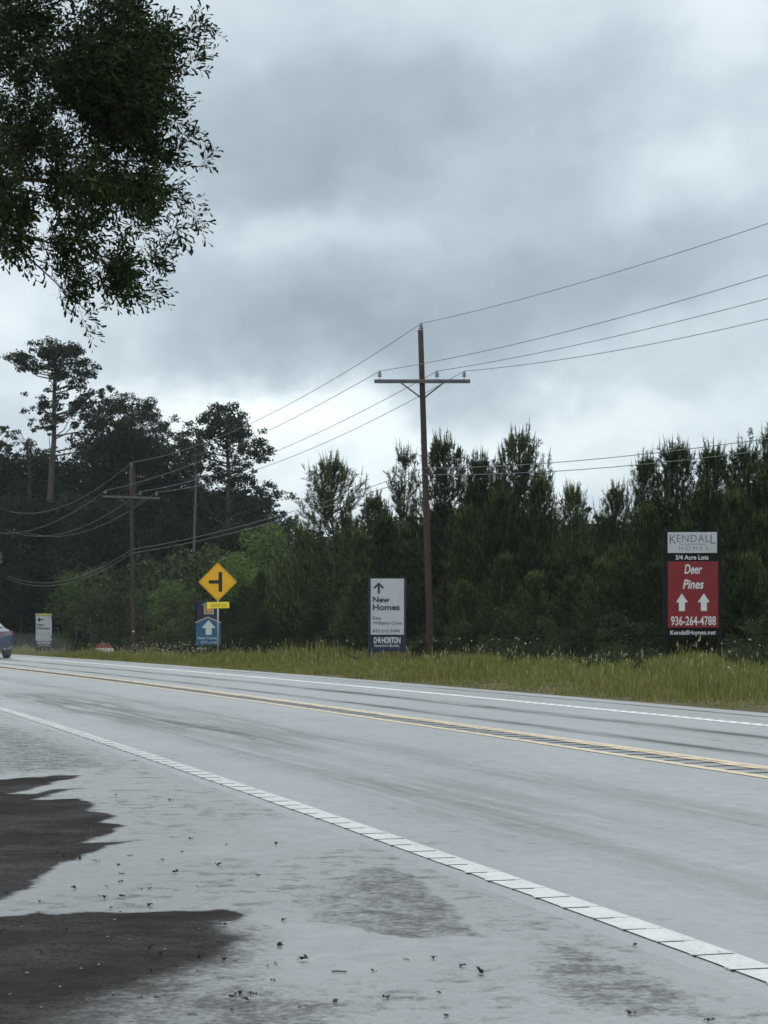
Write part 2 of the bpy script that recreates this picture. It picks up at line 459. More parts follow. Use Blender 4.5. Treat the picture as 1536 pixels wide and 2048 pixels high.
def roaddry(X, Y, T, Sg):
    v = np.zeros(len(X))
    for poly, sft, amp in (([(60, 1388), (180, 1402), (300, 1432), (480, 1462), (560, 1480), (330, 1448), (150, 1412)], 1.2, .75),
                           ([(780, 1560), (900, 1570), (1060, 1620), (1120, 1660), (960, 1640), (840, 1600)], 1.0, .30),
                           ([(430, 1450), (520, 1460), (620, 1500), (520, 1490)], 1.0, .45)):
        v = np.maximum(v, np.clip(.5 + sdist([gpt(p) for p in poly], X, Y) / sft, 0, 1) * amp)
    return v


sv = np.unique(np.round(np.concatenate([np.arange(-200, -30, 10), np.arange(-30, 30, .35), np.arange(30, 140, .8), np.arange(140, 900, 15)]), 4))
tv = np.concatenate([[NW - .18], np.arange(-4.1, FE - .1, .2), [FE]])
o = link('road', grid_mesh('road', sv, tv, lambda t, X, Y: 0 * X, roaddry), M_ROAD); tag(o, kind='structure')


# painted markings
def paintmat(name, c, rough=.32):
    m, t, b = pbsdf(name); gp = nd(t, 'ShaderNodeNewGeometry').outputs['Position']
    n = noise(t, gp, 45, 5, .75); n2 = noise(t, gp, 5, 4, .6)
    f = mth(t, 'ADD', mth(t, 'MULTIPLY', n, .75), mth(t, 'MULTIPLY', n2, .35))
    setc(t, b, 'Base Color', ramp(t, f, [(.36, tuple(x * .25 for x in c)), (.46, tuple(x * .70 for x in c)), (.62, tuple(x * .88 for x in c)), (.8, c)]))
    b.inputs['Roughness'].default_value = rough
    bp = nd(t, 'ShaderNodeBump'); bp.inputs['Strength'].default_value = .3; bp.inputs['Distance'].default_value = .003
    t.links.new(n, bp.inputs['Height']); t.links.new(bp.outputs[0], b.inputs['Normal'])
    return m


M_WHITE = paintmat('white_road_paint', (.60, .60, .59)); M_YEL = paintmat('yellow_road_paint', (.74, .57, .37))
M_DARKSTRIP = mat('dark_strip', (.02, .02, .022), .5, .3, 40)


def strip(mb, t0, t1, s0, s1, z, ds=.5, mi=0, jag=0):
    ss = np.arange(s0, s1 + 1e-6, ds); n = len(ss)
    ja = (rng.random(n) - .5) * jag; jb = (rng.random(n) - .5) * jag
    X0, Y0 = st(ss, t0 + ja); X1, Y1 = st(ss, t1 + jb)
    V = [(x, y, z) for x, y in zip(X0, Y0)] + [(x, y, z) for x, y in zip(X1, Y1)]
    mb.add(V, [(i, n + i, n + i + 1, i + 1) for i in range(n - 1)], mi, True)


def bar(mb, t0, t1, s, wd, z0, z1, mi, skew=0):
    (xa, ya), (xb, yb), (xc, yc), (xd, yd) = st(s, t0), st(s + skew, t1), st(s + wd + skew, t1), st(s + wd, t0)
    V = [(float(x), float(y), z) for z in (z0, z1) for x, y in ((xa, ya), (xb, yb), (xc, yc), (xd, yd))]
    mb.add(V, [(4, 5, 6, 7), (0, 1, 5, 4), (1, 2, 6, 5), (2, 3, 7, 6), (3, 0, 4, 7)], mi)


mb = MB(); strip(mb, NW - .075, NW + .075, -60, 420, .004, .4, 0, .008)
for s in np.arange(-20, 55, .29):
    j = random.uniform(-.014, .014); a_ = NW - .084 + random.uniform(-.008, .008); c_ = NW + .05 + random.uniform(-.05, .02)
    bar(mb, a_ + .006, NW + .07, s + j, .05 + random.uniform(-.01, .012), .002, .0065, 0, random.uniform(-.006, .006))
    bar(mb, a_, c_, s + j - .006, .006, .003, .006, 1, random.uniform(-.006, .006))  # thin dark strip along the near edge of each raised bar
o = mb.build('edge_line_near', [M_WHITE, M_DARKSTRIP]); tag(o, kind='structure')
M_WHITE_FAR = paintmat('dry_white_road_paint', (.80, .81, .80), .6)
mb = MB(); strip(mb, FW - .07, FW + .07, -60, 420, .004, .4, 0, .008)
for s in np.arange(-10, 45, .29):
    bar(mb, FW - .062, FW + .062, s, .10, .002, .012, 0)
o = mb.build('edge_line_far', [M_WHITE_FAR]); tag(o, kind='structure')
for sgn, nm in ((-1, 'centre_line_near'), (1, 'centre_line_far')):
    mb = MB(); strip(mb, sgn * YA - .055, sgn * YA + .055, -60, 420, .004, .5, 0, .006)
    if sgn == 1: strip(mb, YA - .15, YA - .056, -60, 420, .004, .3, 0, .05)
    o = mb.build(nm, [M_YEL]); tag(o, kind='structure')
mb = MB()
for s in np.arange(-14, 60, .36):
    bar(mb, -YA + .058, YA - .02 + random.uniform(-.03, .04), s, .022, .0, .005, 0)
o = mb.build('centre_rumble_strip', [M_DARKSTRIP]); tag(o, kind='structure')

# ------------------------------------------------------------------ vegetation
M_NEEDLE = leafmat('pine_needles', [(0, (.009, .015, .006)), (.4, (.018, .029, .009)), (.75, (.040, .056, .017)), (1, (.075, .095, .028))], .6, .15)
M_CANDLE = leafmat('pine_new_growth', [(0, (.045, .060, .020)), (.6, (.105, .135, .040)), (1, (.20, .235, .075))], .6, .3)
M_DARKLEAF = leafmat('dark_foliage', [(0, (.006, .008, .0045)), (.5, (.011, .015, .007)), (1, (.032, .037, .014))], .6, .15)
M_OLDPINE = leafmat('old_pine_foliage', [(0, (.009, .014, .007)), (.5, (.018, .026, .011)), (1, (.042, .054, .022))], .6, .2)
M_GREEN = leafmat('fresh_green_foliage', [(0, (.030, .050, .014)), (.5, (.065, .10, .026)), (1, (.14, .19, .055))], .5, .3)
M_SHRUB = leafmat('shrub_foliage', [(0, (.012, .020, .009)), (.5, (.028, .040, .015)), (1, (.085, .10, .036))], .55, .25)
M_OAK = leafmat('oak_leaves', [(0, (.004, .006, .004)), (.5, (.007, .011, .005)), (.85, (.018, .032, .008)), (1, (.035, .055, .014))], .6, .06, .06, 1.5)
M_BARK = mat('bark', (.055, .045, .038), .9, .4, 10, .2, 0, .6)
M_PALEBARK = mat('pale_bark', (.075, .066, .060), .9, .3, 10, .2, 0, .5)


def rand_dirs(n, g):
    v = g.normal(size=(n, 3)); return v / (np.linalg.norm(v, axis=1)[:, None] + 1e-9)


def shoots_needles(Bs, Ds, Ls, g, per=24, nl=.15, nw=.018):
    """spiky bottlebrush shoots: thin triangles round each shoot"""
    n = len(Bs); k = n * per
    B = np.repeat(Bs, per, 0); Dr = np.repeat(Ds, per, 0); L = np.repeat(Ls, per)
    f = g.random(k) ** .8; base = B + Dr * (f * L)[:, None]
    rd = rand_dirs(k, g); rd -= (rd * Dr).sum(1)[:, None] * Dr; rd /= np.linalg.norm(rd, axis=1)[:, None] + 1e-9
    d = Dr * (.55 + .5 * g.random(k))[:, None] + rd * .75; d /= np.linalg.norm(d, axis=1)[:, None]
    ln = nl * (.6 + .6 * g.random(k)); sd_ = np.cross(d, rand_dirs(k, g)); sd_ /= np.linalg.norm(sd_, axis=1)[:, None] + 1e-9
    a = base - sd_ * nw / 2; c = base + sd_ * nw / 2; e = base + d * ln[:, None]
    return np.stack([a, c, e], 1).reshape(-1, 3), np.arange(3 * k).reshape(-1, 3)


def young_pine(seed, H, Rr, loose=0.0):
    g = np.random.default_rng(seed); rnd = random.Random(seed)
    Bs, Ds, Ls = [], [], []; cb, cd = [], []
    tr = MB(); nz = 9; zz = np.linspace(-.3, H * .97, nz)
    bend = np.cumsum(g.normal(size=nz) * .05)
    tp = np.stack([bend, np.cumsum(g.normal(size=nz) * .05), zz], 1); tr.tube(tp, np.linspace(.011 * H + .01, .012, nz), 7)
    ax = lambda z: np.array([np.interp(z, zz, tp[:, 0]), np.interp(z, zz, tp[:, 1]), z])
    z = .06 * H
    lobes = g.random(4) * 6.28
    while z < H * .985:
        fr = z / H; full = (1 - fr) ** .68 * (1 if fr > .22 else .75 + fr) * 1.3
        n = rnd.randint(5, 8) if loose < .5 else rnd.randint(3, 5)
        a0 = rnd.random() * 6.28
        for i in range(n):
            a = a0 + i * 6.28 / n + rnd.uniform(-.35, .35)
            L = Rr * full * rnd.uniform(.6, 1.15) * (1 + .18 * math.sin(3 * a + lobes[int(fr * 3.9)])) + .18
            e0 = rnd.uniform(.05, .4) + fr * .35
            pts = [ax(z)]; seg = max(3, int(L / .25)); st_ = L / seg
            for q in range(seg):
                e = e0 + (q / seg) ** 1.5 * rnd.uniform(.5, .9)
                aa = a + rnd.uniform(-.2, .2)
                pts.append(pts[-1] + st_ * np.array([math.cos(aa) * math.cos(e), math.sin(aa) * math.cos(e), math.sin(e)]))
            pts = np.array(pts); tr.tube(pts[::2] if len(pts) > 4 else pts, np.linspace(.022, .006, len(pts[::2] if len(pts) > 4 else pts)), 3, caps=False)
            for q in range(1, len(pts)):
                if q / len(pts) < .25 and loose > 0: continue
                d = pts[q] - pts[q - 1]; d /= np.linalg.norm(d)
                for _ in range(2 if q < len(pts) - 1 else 3):
                    dd = d * .5 + g.normal(size=3) * .36 + np.array([0, 0, .75]); dd /= np.linalg.norm(dd)
                    Bs.append(pts[q]); Ds.append(dd); Ls.append(rnd.uniform(.22, .42))
                if q >= len(pts) - 3:
                    dd = d * .2 + np.array([0, 0, 1]) + g.normal(size=3) * .1; dd /= np.linalg.norm(dd)
                    if fr > .5 and rnd.random() < .5:      # leading shoots stand clear of the crown
                        Bs.append(pts[q]); Ds.append(dd); Ls.append(rnd.uniform(.5, .8)); cb.append(pts[q] + dd * .5); cd.append(dd * rnd.uniform(.35, .6))
                    else:
                        cb.append(pts[q] + dd * .22); cd.append(dd * rnd.uniform(.25, .45))
        z += rnd.uniform(.26, .42) * (1 + loose)
    for q in range(rnd.randint(2, 4)):          # side leaders that break the outline
        a = rnd.uniform(0, 6.28); zt = H * rnd.uniform(.80, .93); rd_ = rnd.uniform(.35, .8); p0 = ax(zt - rnd.uniform(1.2, 1.9)); p1_ = ax(zt) + np.array([math.cos(a), math.sin(a), 0]) * rd_
        tr.tube([p0, (p0 + p1_) / 2 + np.array([math.cos(a), math.sin(a), 0]) * .12, p1_], [.025, .018, .008], 3, caps=False)
        for f in np.linspace(.35, 1, 7):
            for _ in range(3):
                dd = np.array([rnd.gauss(0, .5), rnd.gauss(0, .5), .8]); dd /= np.linalg.norm(dd)
                Bs.append(p0 + (p1_ - p0) * f); Ds.append(dd); Ls.append(rnd.uniform(.25, .5))
        cb.append(p1_); cd.append(np.array([rnd.uniform(-.06, .06), rnd.uniform(-.06, .06), rnd.uniform(.4, .75)]))
        cb.append(p1_ - [0, 0, .2]); cd.append(np.array([rnd.uniform(-.15, .15), rnd.uniform(-.15, .15), rnd.uniform(.3, .5)]))
    for k in range(7):
        dd = np.array([rnd.uniform(-.22, .22), rnd.uniform(-.22, .22), 1]); dd /= np.linalg.norm(dd)
        Bs.append(ax(H * .95)); Ds.append(dd); Ls.append(rnd.uniform(.4, .8)); cb.append(ax(H * .97)); cd.append(dd * rnd.uniform(.4, .8))
    Bs, Ds, Ls = np.array(Bs), np.array(Ds), np.array(Ls)
    V, K = shoots_needles(Bs, Ds, Ls, g, 20, .18, .024)
    # candles: slim upright spikes, two crossed blades each
    cb, cd = np.array(cb), np.array(cd); n = len(cb); vs = []
    for s_ in ((.024, 0, 0), (0, .024, 0)):
        o_ = np.array(s_); vs.append(np.stack([cb - o_, cb + o_, cb + cd], 1))
    cV = np.concatenate(vs).reshape(-1, 3)
    nk = len(K); V = np.concatenate([V, cV]); K = np.arange(len(V)).reshape(-1, 3); cme = npmesh('crown', V, K, 3)
    cme.materials.append(M_NEEDLE); cme.materials.append(M_CANDLE); cme.polygons.foreach_set('material_index', (np.arange(len(K)) >= nk).astype(np.int32))
    return dict(H=H, parts=[('trunk', tr.mesh('trunk'), M_BARK), ('crown', cme, None)])


def leaf_cloud(blobs, g, dens, size, asp=.55, shell=.55):
    """leaf-sized quads spread through each blob's volume; blobs: (center, radii)"""
    Vs = []; tot = 0
    for c, r in blobs:
        c = np.array(c); r = np.array(r) * np.ones(3)
        n = int(dens * (r[0] * r[1] * r[2]) ** (2 / 3)) + 4
        d = rand_dirs(n, g); rad = (shell + (1 - shell) * g.random(n)) * (1 + .22 * np.sin(d[:, 0] * 5 + c[0] * 3) * np.cos(d[:, 2] * 6 + c[2]))
        rad *= np.where(g.random(n) < .12, 1.15, 1)
        p = c + d * r * rad[:, None]
        nrm = rand_dirs(n, g); u = np.cross(nrm, d + .3 * rand_dirs(n, g)); u /= np.linalg.norm(u, axis=1)[:, None] + 1e-9; v = np.cross(nrm, u)
        s = size * (.55 + .9 * g.random(n))[:, None]
        Vs.append(np.stack([p - u * s * .5, p + v * s * asp * .5, p + u * s * .5, p - v * s * asp * .5], 1).reshape(-1, 3)); tot += n
    V = np.concatenate(Vs); return V, np.arange(len(V)).reshape(-1, 4)


def place(proto, name, loc, rz, sc, label, cat, group, sxy=None):
    e = empty(name, loc, rz); e.scale = (sxy or sc, sxy or sc, sc)
    for nm, me, mt in proto['parts']:
        link(nm, me, mt, e)
    return tag(e, label, cat, group)


PINES = [young_pine(11, 8.0, 2.2), young_pine(12, 8.0, 1.8), young_pine(13, 8.0, 2.4), young_pine(14, 8.0, 1.7), young_pine(15, 8.0, 2.5, .2), young_pine(16, 8.0, 2.1)]
LOOSE = young_pine(21, 8.0, 1.5, .7)


def top_pine(px, py, Z, pi, wide=1.0, label='', group=None, proto=None):
    X = (px - CX) / F * Z; g0 = float(gz(X, Z)[0]); top = CH - (py - HY) / F * Z
    sc = (top - g0) / 8.75
    q = random.Random(int(px * 7 + Z)); e = place(proto or PINES[pi], 'pine_tree', (X, Z, g0), q.random() * 6.28, sc, label, 'tree', group, sc * wide)
    e.rotation_euler = (q.uniform(-.035, .035), q.uniform(-.035, .035), e.rotation_euler[2]); return e


PG = 'young pines in the plantation behind the signs'
LAND = [(87, 'the distant white sign'), (266, 'the distant utility pole'), (436, 'the yellow diamond sign'), (775, 'the white new homes sign'), (1386, 'the red builder sign')]
ORD = 'first second third fourth fifth sixth seventh eighth ninth tenth eleventh twelfth'.split()


def place_label(kind, px, allpx):
    """'second low pine to the right of the red builder sign', counted in its own rank"""
    lx, ln = min(LAND, key=lambda q: abs(q[0] - px)); side = px >= lx
    n = sum(1 for q in allpx if (q >= lx) == side and abs(q - lx) < abs(px - lx))
    return '%s %s %s of %s' % (ORD[min(n, 11)], kind, 'right' if side else 'left', ln)


# the pines whose tops can be told apart, from the right edge of the photo to the left
tops = [(1545, 850, 60, 0, 1.0, 'tall young pine at the right edge of the photo beside the vine topped leader'),
        (1500, 878, 61, 2, 1.0, 'young pine whose leader carries a ball of green vine under the power wires'),
        (1425, 884, 60, 1, .9, 'slim young pine rising just above the right end of the red builder sign'),
        (1342, 868, 61, 3, .95, 'tallest slender pine straight above the red and white builder sign'),
        (1300, 902, 62, 1, .8, 'narrow pine immediately left of the tallest pine above the red sign'),
        (1228, 962, 66, 4, .75, 'rounded yellow green pine between the red sign and the lone thin pine'),
        (1140, 955, 69, 3, .75, 'lone thin pine standing in the sky gap between the two tall pine groups'),
        (1070, 945, 70, 1, .85, 'shorter pine on the right shoulder of the middle pine group'),
        (1022, 848, 72, 2, .85, 'tall pine with a bare spiky leader right of the big utility pole'),
        (962, 905, 73, 0, .8, 'pine with thin upright shoots midway between the utility pole and the spiky leader'),
        (905, 868, 74, 4, .85, 'bushy dark pine directly right of the big utility pole above the lower wires'),
        (748, 982, 88, 1, .95, 'dark pine filling the dip right of the open crowned pine'),
        (676, 905, 88, 4, 1.0, 'open crowned pine with sky showing through, left of the big utility pole'),
        (598, 1050, 96, 0, .9, 'low pine left of the open crowned pine beside the bright green tree')]
for q in tops: top_pine(*q[:4], q[4] * 1.15, q[5], PG)
top_pine(808, 876, 80, 0, .9, 'sparse leaning pine with separate tufts just left of the big utility pole', PG, LOOSE)
# second line fills between and in front
rr = random.Random(5)
fill = []
for i, px in enumerate(range(1580, 380, -58)):
    base = np.interp(px, [400, 560, 700, 820, 1000, 1130, 1250, 1350, 1600], [1175, 1130, 1075, 1040, 1000, 1075, 1040, 1010, 985])
    Zf = np.interp(px, [400, 600, 800, 1000, 1250, 1550], [104, 92, 76, 68, 61, 57])
    fill.append((px + rr.uniform(-14, 14), base + rr.uniform(-28, 45), Zf + rr.uniform(-1, 2.5), rr.randrange(6), rr.uniform(1.0, 1.25)))
for i, q in enumerate(fill):
    top_pine(*q, place_label('mid height dark pine', q[0], [v[0] for v in fill]), 'mid height pines filling the plantation wall')
low = [q + rr.uniform(-18, 18) for q in range(1570, 420, -62)]
for i, px in enumerate(low):
    Zf = np.interp(px, [400, 600, 800, 1000, 1250, 1550], [101, 90, 73, 65, 58, 54.5])
    top_pine(px, np.interp(px, [400, 700, 1000, 1500], [1205, 1160, 1120, 1110]) + rr.uniform(-35, 50), Zf, rr.randrange(6), rr.uniform(1.25, 1.6),
             place_label('low front pine', px, low), 'low pines along the front edge of the plantation')
rear = [q + rr.uniform(-20, 20) for q in range(1600, 500, -75)]
for i, px in enumerate(rear):
    Zf = np.interp(px, [400, 600, 800, 1000, 1250, 1550], [112, 104, 90, 79, 73, 66])
    base = np.interp(px, [560, 700, 820, 1000, 1130, 1200, 1350, 1600], [1090, 1010, 1010, 930, 1010, 1010, 950, 930])
    top_pine(px, base + rr.uniform(0, 50), Zf, rr.randrange(6), 1.1,
             place_label('rear rank pine', px, rear), 'rear rank of plantation pines')


# broad crowned trees -----------------------------------------------------
def blob_tree(seed, blobs, mtl, dens, size, trunk, tr_r, bark=M_BARK, asp=.5, shell=.45, limbs=True):
    g = np.random.default_rng(seed); V, K = leaf_cloud(blobs, g, dens, size, asp, shell)
    tr = MB(); tp = np.array(trunk, float); tr.tube(tp, np.linspace(tr_r, tr_r * .3, len(tp)), 9)
    if limbs:
        for c, r in blobs[::(5 if len(blobs) > 100 else 2)]:
            c = np.array(c, float); zt = max(tp[0][2] + .35 * (tp[-1][2] - tp[0][2]), min(tp[-1][2], c[2] - .35 * np.hypot(c[0], c[1]) - .4))
            a = np.array([np.interp(zt, tp[:, 2], tp[:, 0]), np.interp(zt, tp[:, 2], tp[:, 1]), zt])
            mdl = (a + c) / 2 + np.array([0, 0, -.12 * np.linalg.norm(c - a)])
            tr.tube([a, mdl, c], [tr_r * .20, tr_r * .12, tr_r * .05], 4, caps=False)
    return [('trunk', tr.mesh('trunk'), bark), ('crown', npmesh('crown', V, K, 4), mtl)]


def ell_blobs(g, H, Rr, n, z0, power=.7, size=(.8, 1.5), flat=.7):
    out = []
    for i in range(n):
        f = g.random() ** .85; z = z0 + (H - z0) * f; full = Rr * (math.sin(math.pi * min(1, (.12 + .88 * (1 - f)))) ** power if f > .5 else 1.0) * (1 - .25 * (1 - f))
        a = g.random() * 6.28; r = full * math.sqrt(g.random()) * .95; q = g.uniform(*size)
        out.append(((r * math.cos(a), r * math.sin(a), z - q * flat * .6), (q, q, q * flat)))
    return out


HARD = []
for sd_i in range(4):
    g = np.random.default_rng(100 + sd_i); H = 14.0
    bl = ell_blobs(g, H, 3.6, 62, 1.2, .8, (.7, 1.5), .75)
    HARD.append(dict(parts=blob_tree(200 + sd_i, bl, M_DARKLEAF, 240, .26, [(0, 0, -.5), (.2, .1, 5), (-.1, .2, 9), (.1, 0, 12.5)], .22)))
SHRUB = []
for sd_i in range(3):
    g = np.random.default_rng(140 + sd_i)
    bl = ell_blobs(g, 3.0, 1.3, 18, .25, .8, (.35, .65), .8)
    SHRUB.append(dict(parts=blob_tree(240 + sd_i, bl, M_SHRUB, 420, .13, [(0, 0, -.2), (.05, 0, .8), (0, .05, 2.0)], .05)))
GREEN = []
for sd_i in range(2):
    g = np.random.default_rng(160 + sd_i)
    bl = ell_blobs(g, 7.0, 1.9, 34, .8, .8, (.45, .9), .75)
    GREEN.append(dict(parts=blob_tree(260 + sd_i, bl, M_GREEN, 330, .17, [(0, 0, -.3), (.1, 0, 2), (0, .1, 5.8)], .1)))


def put(proto, name, px, py, Z, H, label, cat, group, wide=1.0, seed=0):
    X = (px - CX) / F * Z; g0 = float(gz(X, Z)[0]); top = CH - (py - HY) / F * Z; sc = (top - g0) / H
    return place(proto, name, (X, Z, g0 - .1), random.Random(int(px + Z * 3 + seed)).random() * 6.28, sc, label, cat, group, sc * wide)


rr = random.Random(9)
hw = [(-60, 905, 168), (0, 900, 160), (70, 905, 172), (130, 890, 160), (190, 865, 175), (235, 850, 158), (290, 860, 170), (335, 905, 160), (395, 960, 168), (440, 975, 160), (500, 1000, 165), (545, 1045, 160)]
hf = [(-30, 1000, 148), (40, 985, 145), (110, 990, 148), (170, 985, 142), (220, 1000, 140), (280, 990, 146), (340, 1010, 140), (400, 1025, 142), (455, 1040, 138), (510, 1065, 140)]
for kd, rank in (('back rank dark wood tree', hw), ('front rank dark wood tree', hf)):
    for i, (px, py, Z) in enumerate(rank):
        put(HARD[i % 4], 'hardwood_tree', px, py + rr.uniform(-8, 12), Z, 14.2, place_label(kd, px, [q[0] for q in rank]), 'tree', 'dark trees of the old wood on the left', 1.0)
un = [(20, 1120, 158), (-40, 1110, 155), (95, 1180, 156), (150, 1130, 134), (205, 1110, 130), (255, 1120, 127), (310, 1105, 124), (360, 1090, 121), (405, 1085, 118), (180, 1180, 126), (235, 1170, 122), (290, 1160, 118), (345, 1150, 114), (395, 1160, 111), (445, 1120, 110), (440, 1190, 106)]
for kd, rank in (('leafy understory tree', un[:9]), ('low front understory tree', un[9:])):
    for i, (px, py, Z) in enumerate(rank):
        put(SHRUB[i % 3] if i % 8 != 3 else GREEN[i % 2], 'understory_tree', px, py + rr.uniform(-10, 15), Z, 3.1 if i % 8 != 3 else 7.2, place_label(kd, px, [q[0] for q in rank]), 'tree', 'understory trees along the old wood', .9 if i % 8 != 3 else 1.2)
put(GREEN[0], 'broadleaf_tree', 528, 1036, 112, 7.2, 'bright fresh green tree between the round topped pine and the plantation', 'tree', None, .95, 3)
put(GREEN[1], 'broadleaf_tree', 480, 1085, 108, 7.2, 'green broadleaf tree right behind the yellow diamond sign', 'tree', None, 1.0, 5)
put(GREEN[0], 'broadleaf_tree', 575, 1095, 110, 7.2, 'smaller green tree tucked right of the bright fresh green tree', 'tree', None, .9, 9)
shr = [30 + i * 47 + rr.uniform(-15, 15) for i in range(34)]; shr = [q for q in shr if not (700 < q < 830 or 1310 < q < 1460)]
for i, px in enumerate(shr):
    Z = float(np.interp(px, [0, 100, 300, 400, 600, 800, 1000, 1250, 1550], [158, 148, 115, 101, 86, 70, 62, 55.5, 52.5]))
    s_, t_ = inv((px - CX) / F * Z, Z)
    hh = rr.uniform(.8, 1.9); X = (px - CX) / F * Z; g0 = float(gz(X, Z)[0])
    place(SHRUB[i % 3], 'shrub', (X, Z, g0 - .1), rr.random() * 6, hh / 3.0, place_label('low leafy shrub', px, shr), 'shrub', 'shrubs along the foot of the trees', hh / 3.0 * rr.uniform(1, 1.4))


def px_tree(name, label, Z, trunk_px, tr_r, clumps, mtl, dens, size, bark, cat='tree', seed=1, asp=.5, shell=.4, depth=1.0, flat=.65, rs=1.0):
    """a tree of clumps set out in metres round its base; clumps: (x, y, radius) in photo pixels at its distance"""
    g = np.random.default_rng(seed); k = Z / F
    bx, by = trunk_px[0]; base = np.array([(bx - CX) * k, Z, 0]); base[2] = float(gz(base[0], Z)[0])
    zb = base[2]
    cv = lambda x, y, dy=0: ((x - bx) * k, dy, CH - (y - HY) * k - zb)
    tp = [(0, 0, -.4)] + [cv(x, y) for x, y in trunk_px[1:]]
    bl = []
    for (x, y, r) in clumps:
        rm = r * k * 1.65 * rs
        dy = g.normal() * 1.3 * depth; c = cv(x, y, dy)
        for q in range(7):
            a = g.normal(size=3) * .48 * rm; q_ = rm * g.uniform(.22, .5)
            bl.append(((c[0] + a[0], c[1] + a[1] * 1.4, c[2] + a[2] * .6), (q_ * 1.15, q_ * 1.15, q_ * .75 * flat / .65)))
    e = empty(name, base)
    for nm, me, mt in blob_tree(seed + 50, bl, mtl, dens, size, tp, tr_r, bark, asp, shell): link(nm, me, mt, e)
    return tag(e, label, cat)


px_tree('tall_pine_tree', 'tallest old pine on the left with a bare trunk and a flat crown reaching left', 150, [(98, 1290), (98, 1150), (100, 1000), (108, 880), (108, 800), (112, 700)], .33,
        [(42, 716, 13), (54, 728, 13), (62, 708, 14), (85, 700, 18), (105, 694, 16), (122, 697, 14), (85, 735, 12), (128, 718, 18), (152, 708, 14), (150, 735, 17), (170, 745, 13), (100, 722, 15),
         (120, 758, 15), (145, 765, 12), (105, 790, 14), (88, 812, 12), (70, 822, 10), (130, 800, 14), (150, 820, 12), (90, 850, 12), (125, 845, 14), (172, 790, 15), (195, 785, 14), (190, 812, 16), (165, 850, 14), (205, 845, 15), (102, 868, 9)],
        M_OLDPINE, 400, .22, M_BARK, seed=31, shell=.2, rs=1.35)
px_tree('cedar_tree', 'wide dark spiky topped evergreen right of the tallest old pine', 155, [(265, 1290), (262, 1100), (268, 950), (262, 830)], .3,
        [(235, 805, 12), (250, 815, 16), (275, 808, 14), (290, 825, 16), (225, 835, 16), (305, 835, 12), (255, 850, 20), (285, 860, 18), (325, 850, 14), (330, 872, 18), (215, 870, 18), (345, 890, 16), (240, 890, 22), (300, 900, 20), (350, 915, 16), (335, 930, 18), (270, 930, 22), (200, 905, 18)],
        M_DARKLEAF, 440, .24, M_BARK, seed=33, asp=.35, rs=1.4)
px_tree('cedar_tree', 'narrow dark cedar left of the tallest old pine trunk', 158, [(58, 1285), (58, 1100), (60, 950), (55, 880)], .25,
        [(42, 866, 6), (45, 878, 9), (62, 885, 8), (40, 900, 13), (60, 905, 12), (78, 898, 8), (50, 930, 18), (68, 950, 16), (45, 970, 20), (60, 1000, 20), (75, 930, 10)],
        M_DARKLEAF, 460, .22, M_BARK, seed=35, asp=.3)
px_tree('tall_pine_tree', 'old pine cut by the left edge of the photo with small high tufts', 165, [(-18, 1285), (-18, 1100), (-15, 950), (-8, 860)], .3,
        [(3, 857, 9), (14, 866, 9), (-20, 850, 14), (-35, 870, 15), (5, 884, 8), (-10, 890, 14), (18, 895, 10), (-30, 905, 16), (5, 915, 12)], M_OLDPINE, 400, .22, M_BARK, seed=37, shell=.2)
px_tree('tall_pine_tree', 'round topped old pine with a domed crown right of the dark wood', 140, [(452, 1290), (455, 1100), (458, 960), (452, 850)], .28,
        [(430, 830, 13), (450, 825, 15), (470, 832, 14), (415, 848, 14), (440, 850, 18), (478, 850, 15), (490, 868, 16), (408, 870, 14), (455, 875, 18), (505, 880, 14), (520, 898, 13), (535, 912, 9), (385, 875, 13), (375, 890, 12),
         (398, 900, 16), (425, 905, 15), (470, 905, 14), (500, 905, 13), (382, 920, 14), (415, 935, 14), (440, 955, 14), (495, 940, 13), (480, 960, 16), (515, 965, 12), (400, 965, 13), (455, 985, 18), (500, 990, 18), (530, 990, 14), (540, 1010, 13), (520, 1025, 16), (480, 1020, 18), (555, 1030, 7), (430, 1020, 18), (570, 1035, 5)],
        M_OLDPINE, 400, .20, M_BARK, seed=39, shell=.2, rs=1.45)
px_tree('tall_pine_tree', 'thin pale trunked pine between the cedar and the round topped pine', 132, [(388, 1290), (388, 1100), (392, 960), (390, 905)], .13,
        [(380, 905, 10), (396, 915, 10), (405, 935, 8), (372, 930, 8)], M_OLDPINE, 330, .22, M_PALEBARK, seed=41)
# far wood: closes the view behind everything
g = np.random.default_rng(77); bl = []
for i in range(520):
    px = g.uniform(-500, 2050) if i < 400 else g.uniform(-200, 700); Z = float(np.interp(px, [-500, 560, 600, 2000], [205, 190, 125, 95])) + g.uniform(-6, 10)
    topy = np.interp(px, [-500, 560, 620, 2050], [950, 1010, 1090, 1060]); X = (px - CX) / F * Z
    zt = CH - (topy - HY) / F * Z; z = g.uniform(-.5, zt) if i < 400 else g.uniform(-.5, 6); r = g.uniform(1.4, 2.4)
    bl.append(((X, Z, z), (r, r, r)))
V, K = leaf_cloud(bl, g, 150, .4, .6, .3)
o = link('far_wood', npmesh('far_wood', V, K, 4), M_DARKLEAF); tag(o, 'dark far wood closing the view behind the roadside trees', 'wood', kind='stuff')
# vine ball on a leader
g = np.random.default_rng(78); c = P(1501, 866, 60.5)
V, K = leaf_cloud([(c, (.10, .10, .17)), (c + [0.02, 0, -.2], (.08, .08, .14))], g, 5200, .05, .7, .3)
o = link('vine', npmesh('vine', V, K, 4), M_GREEN); tag(o, 'small ball of bright green vine wrapped round a pine leader', 'vine')

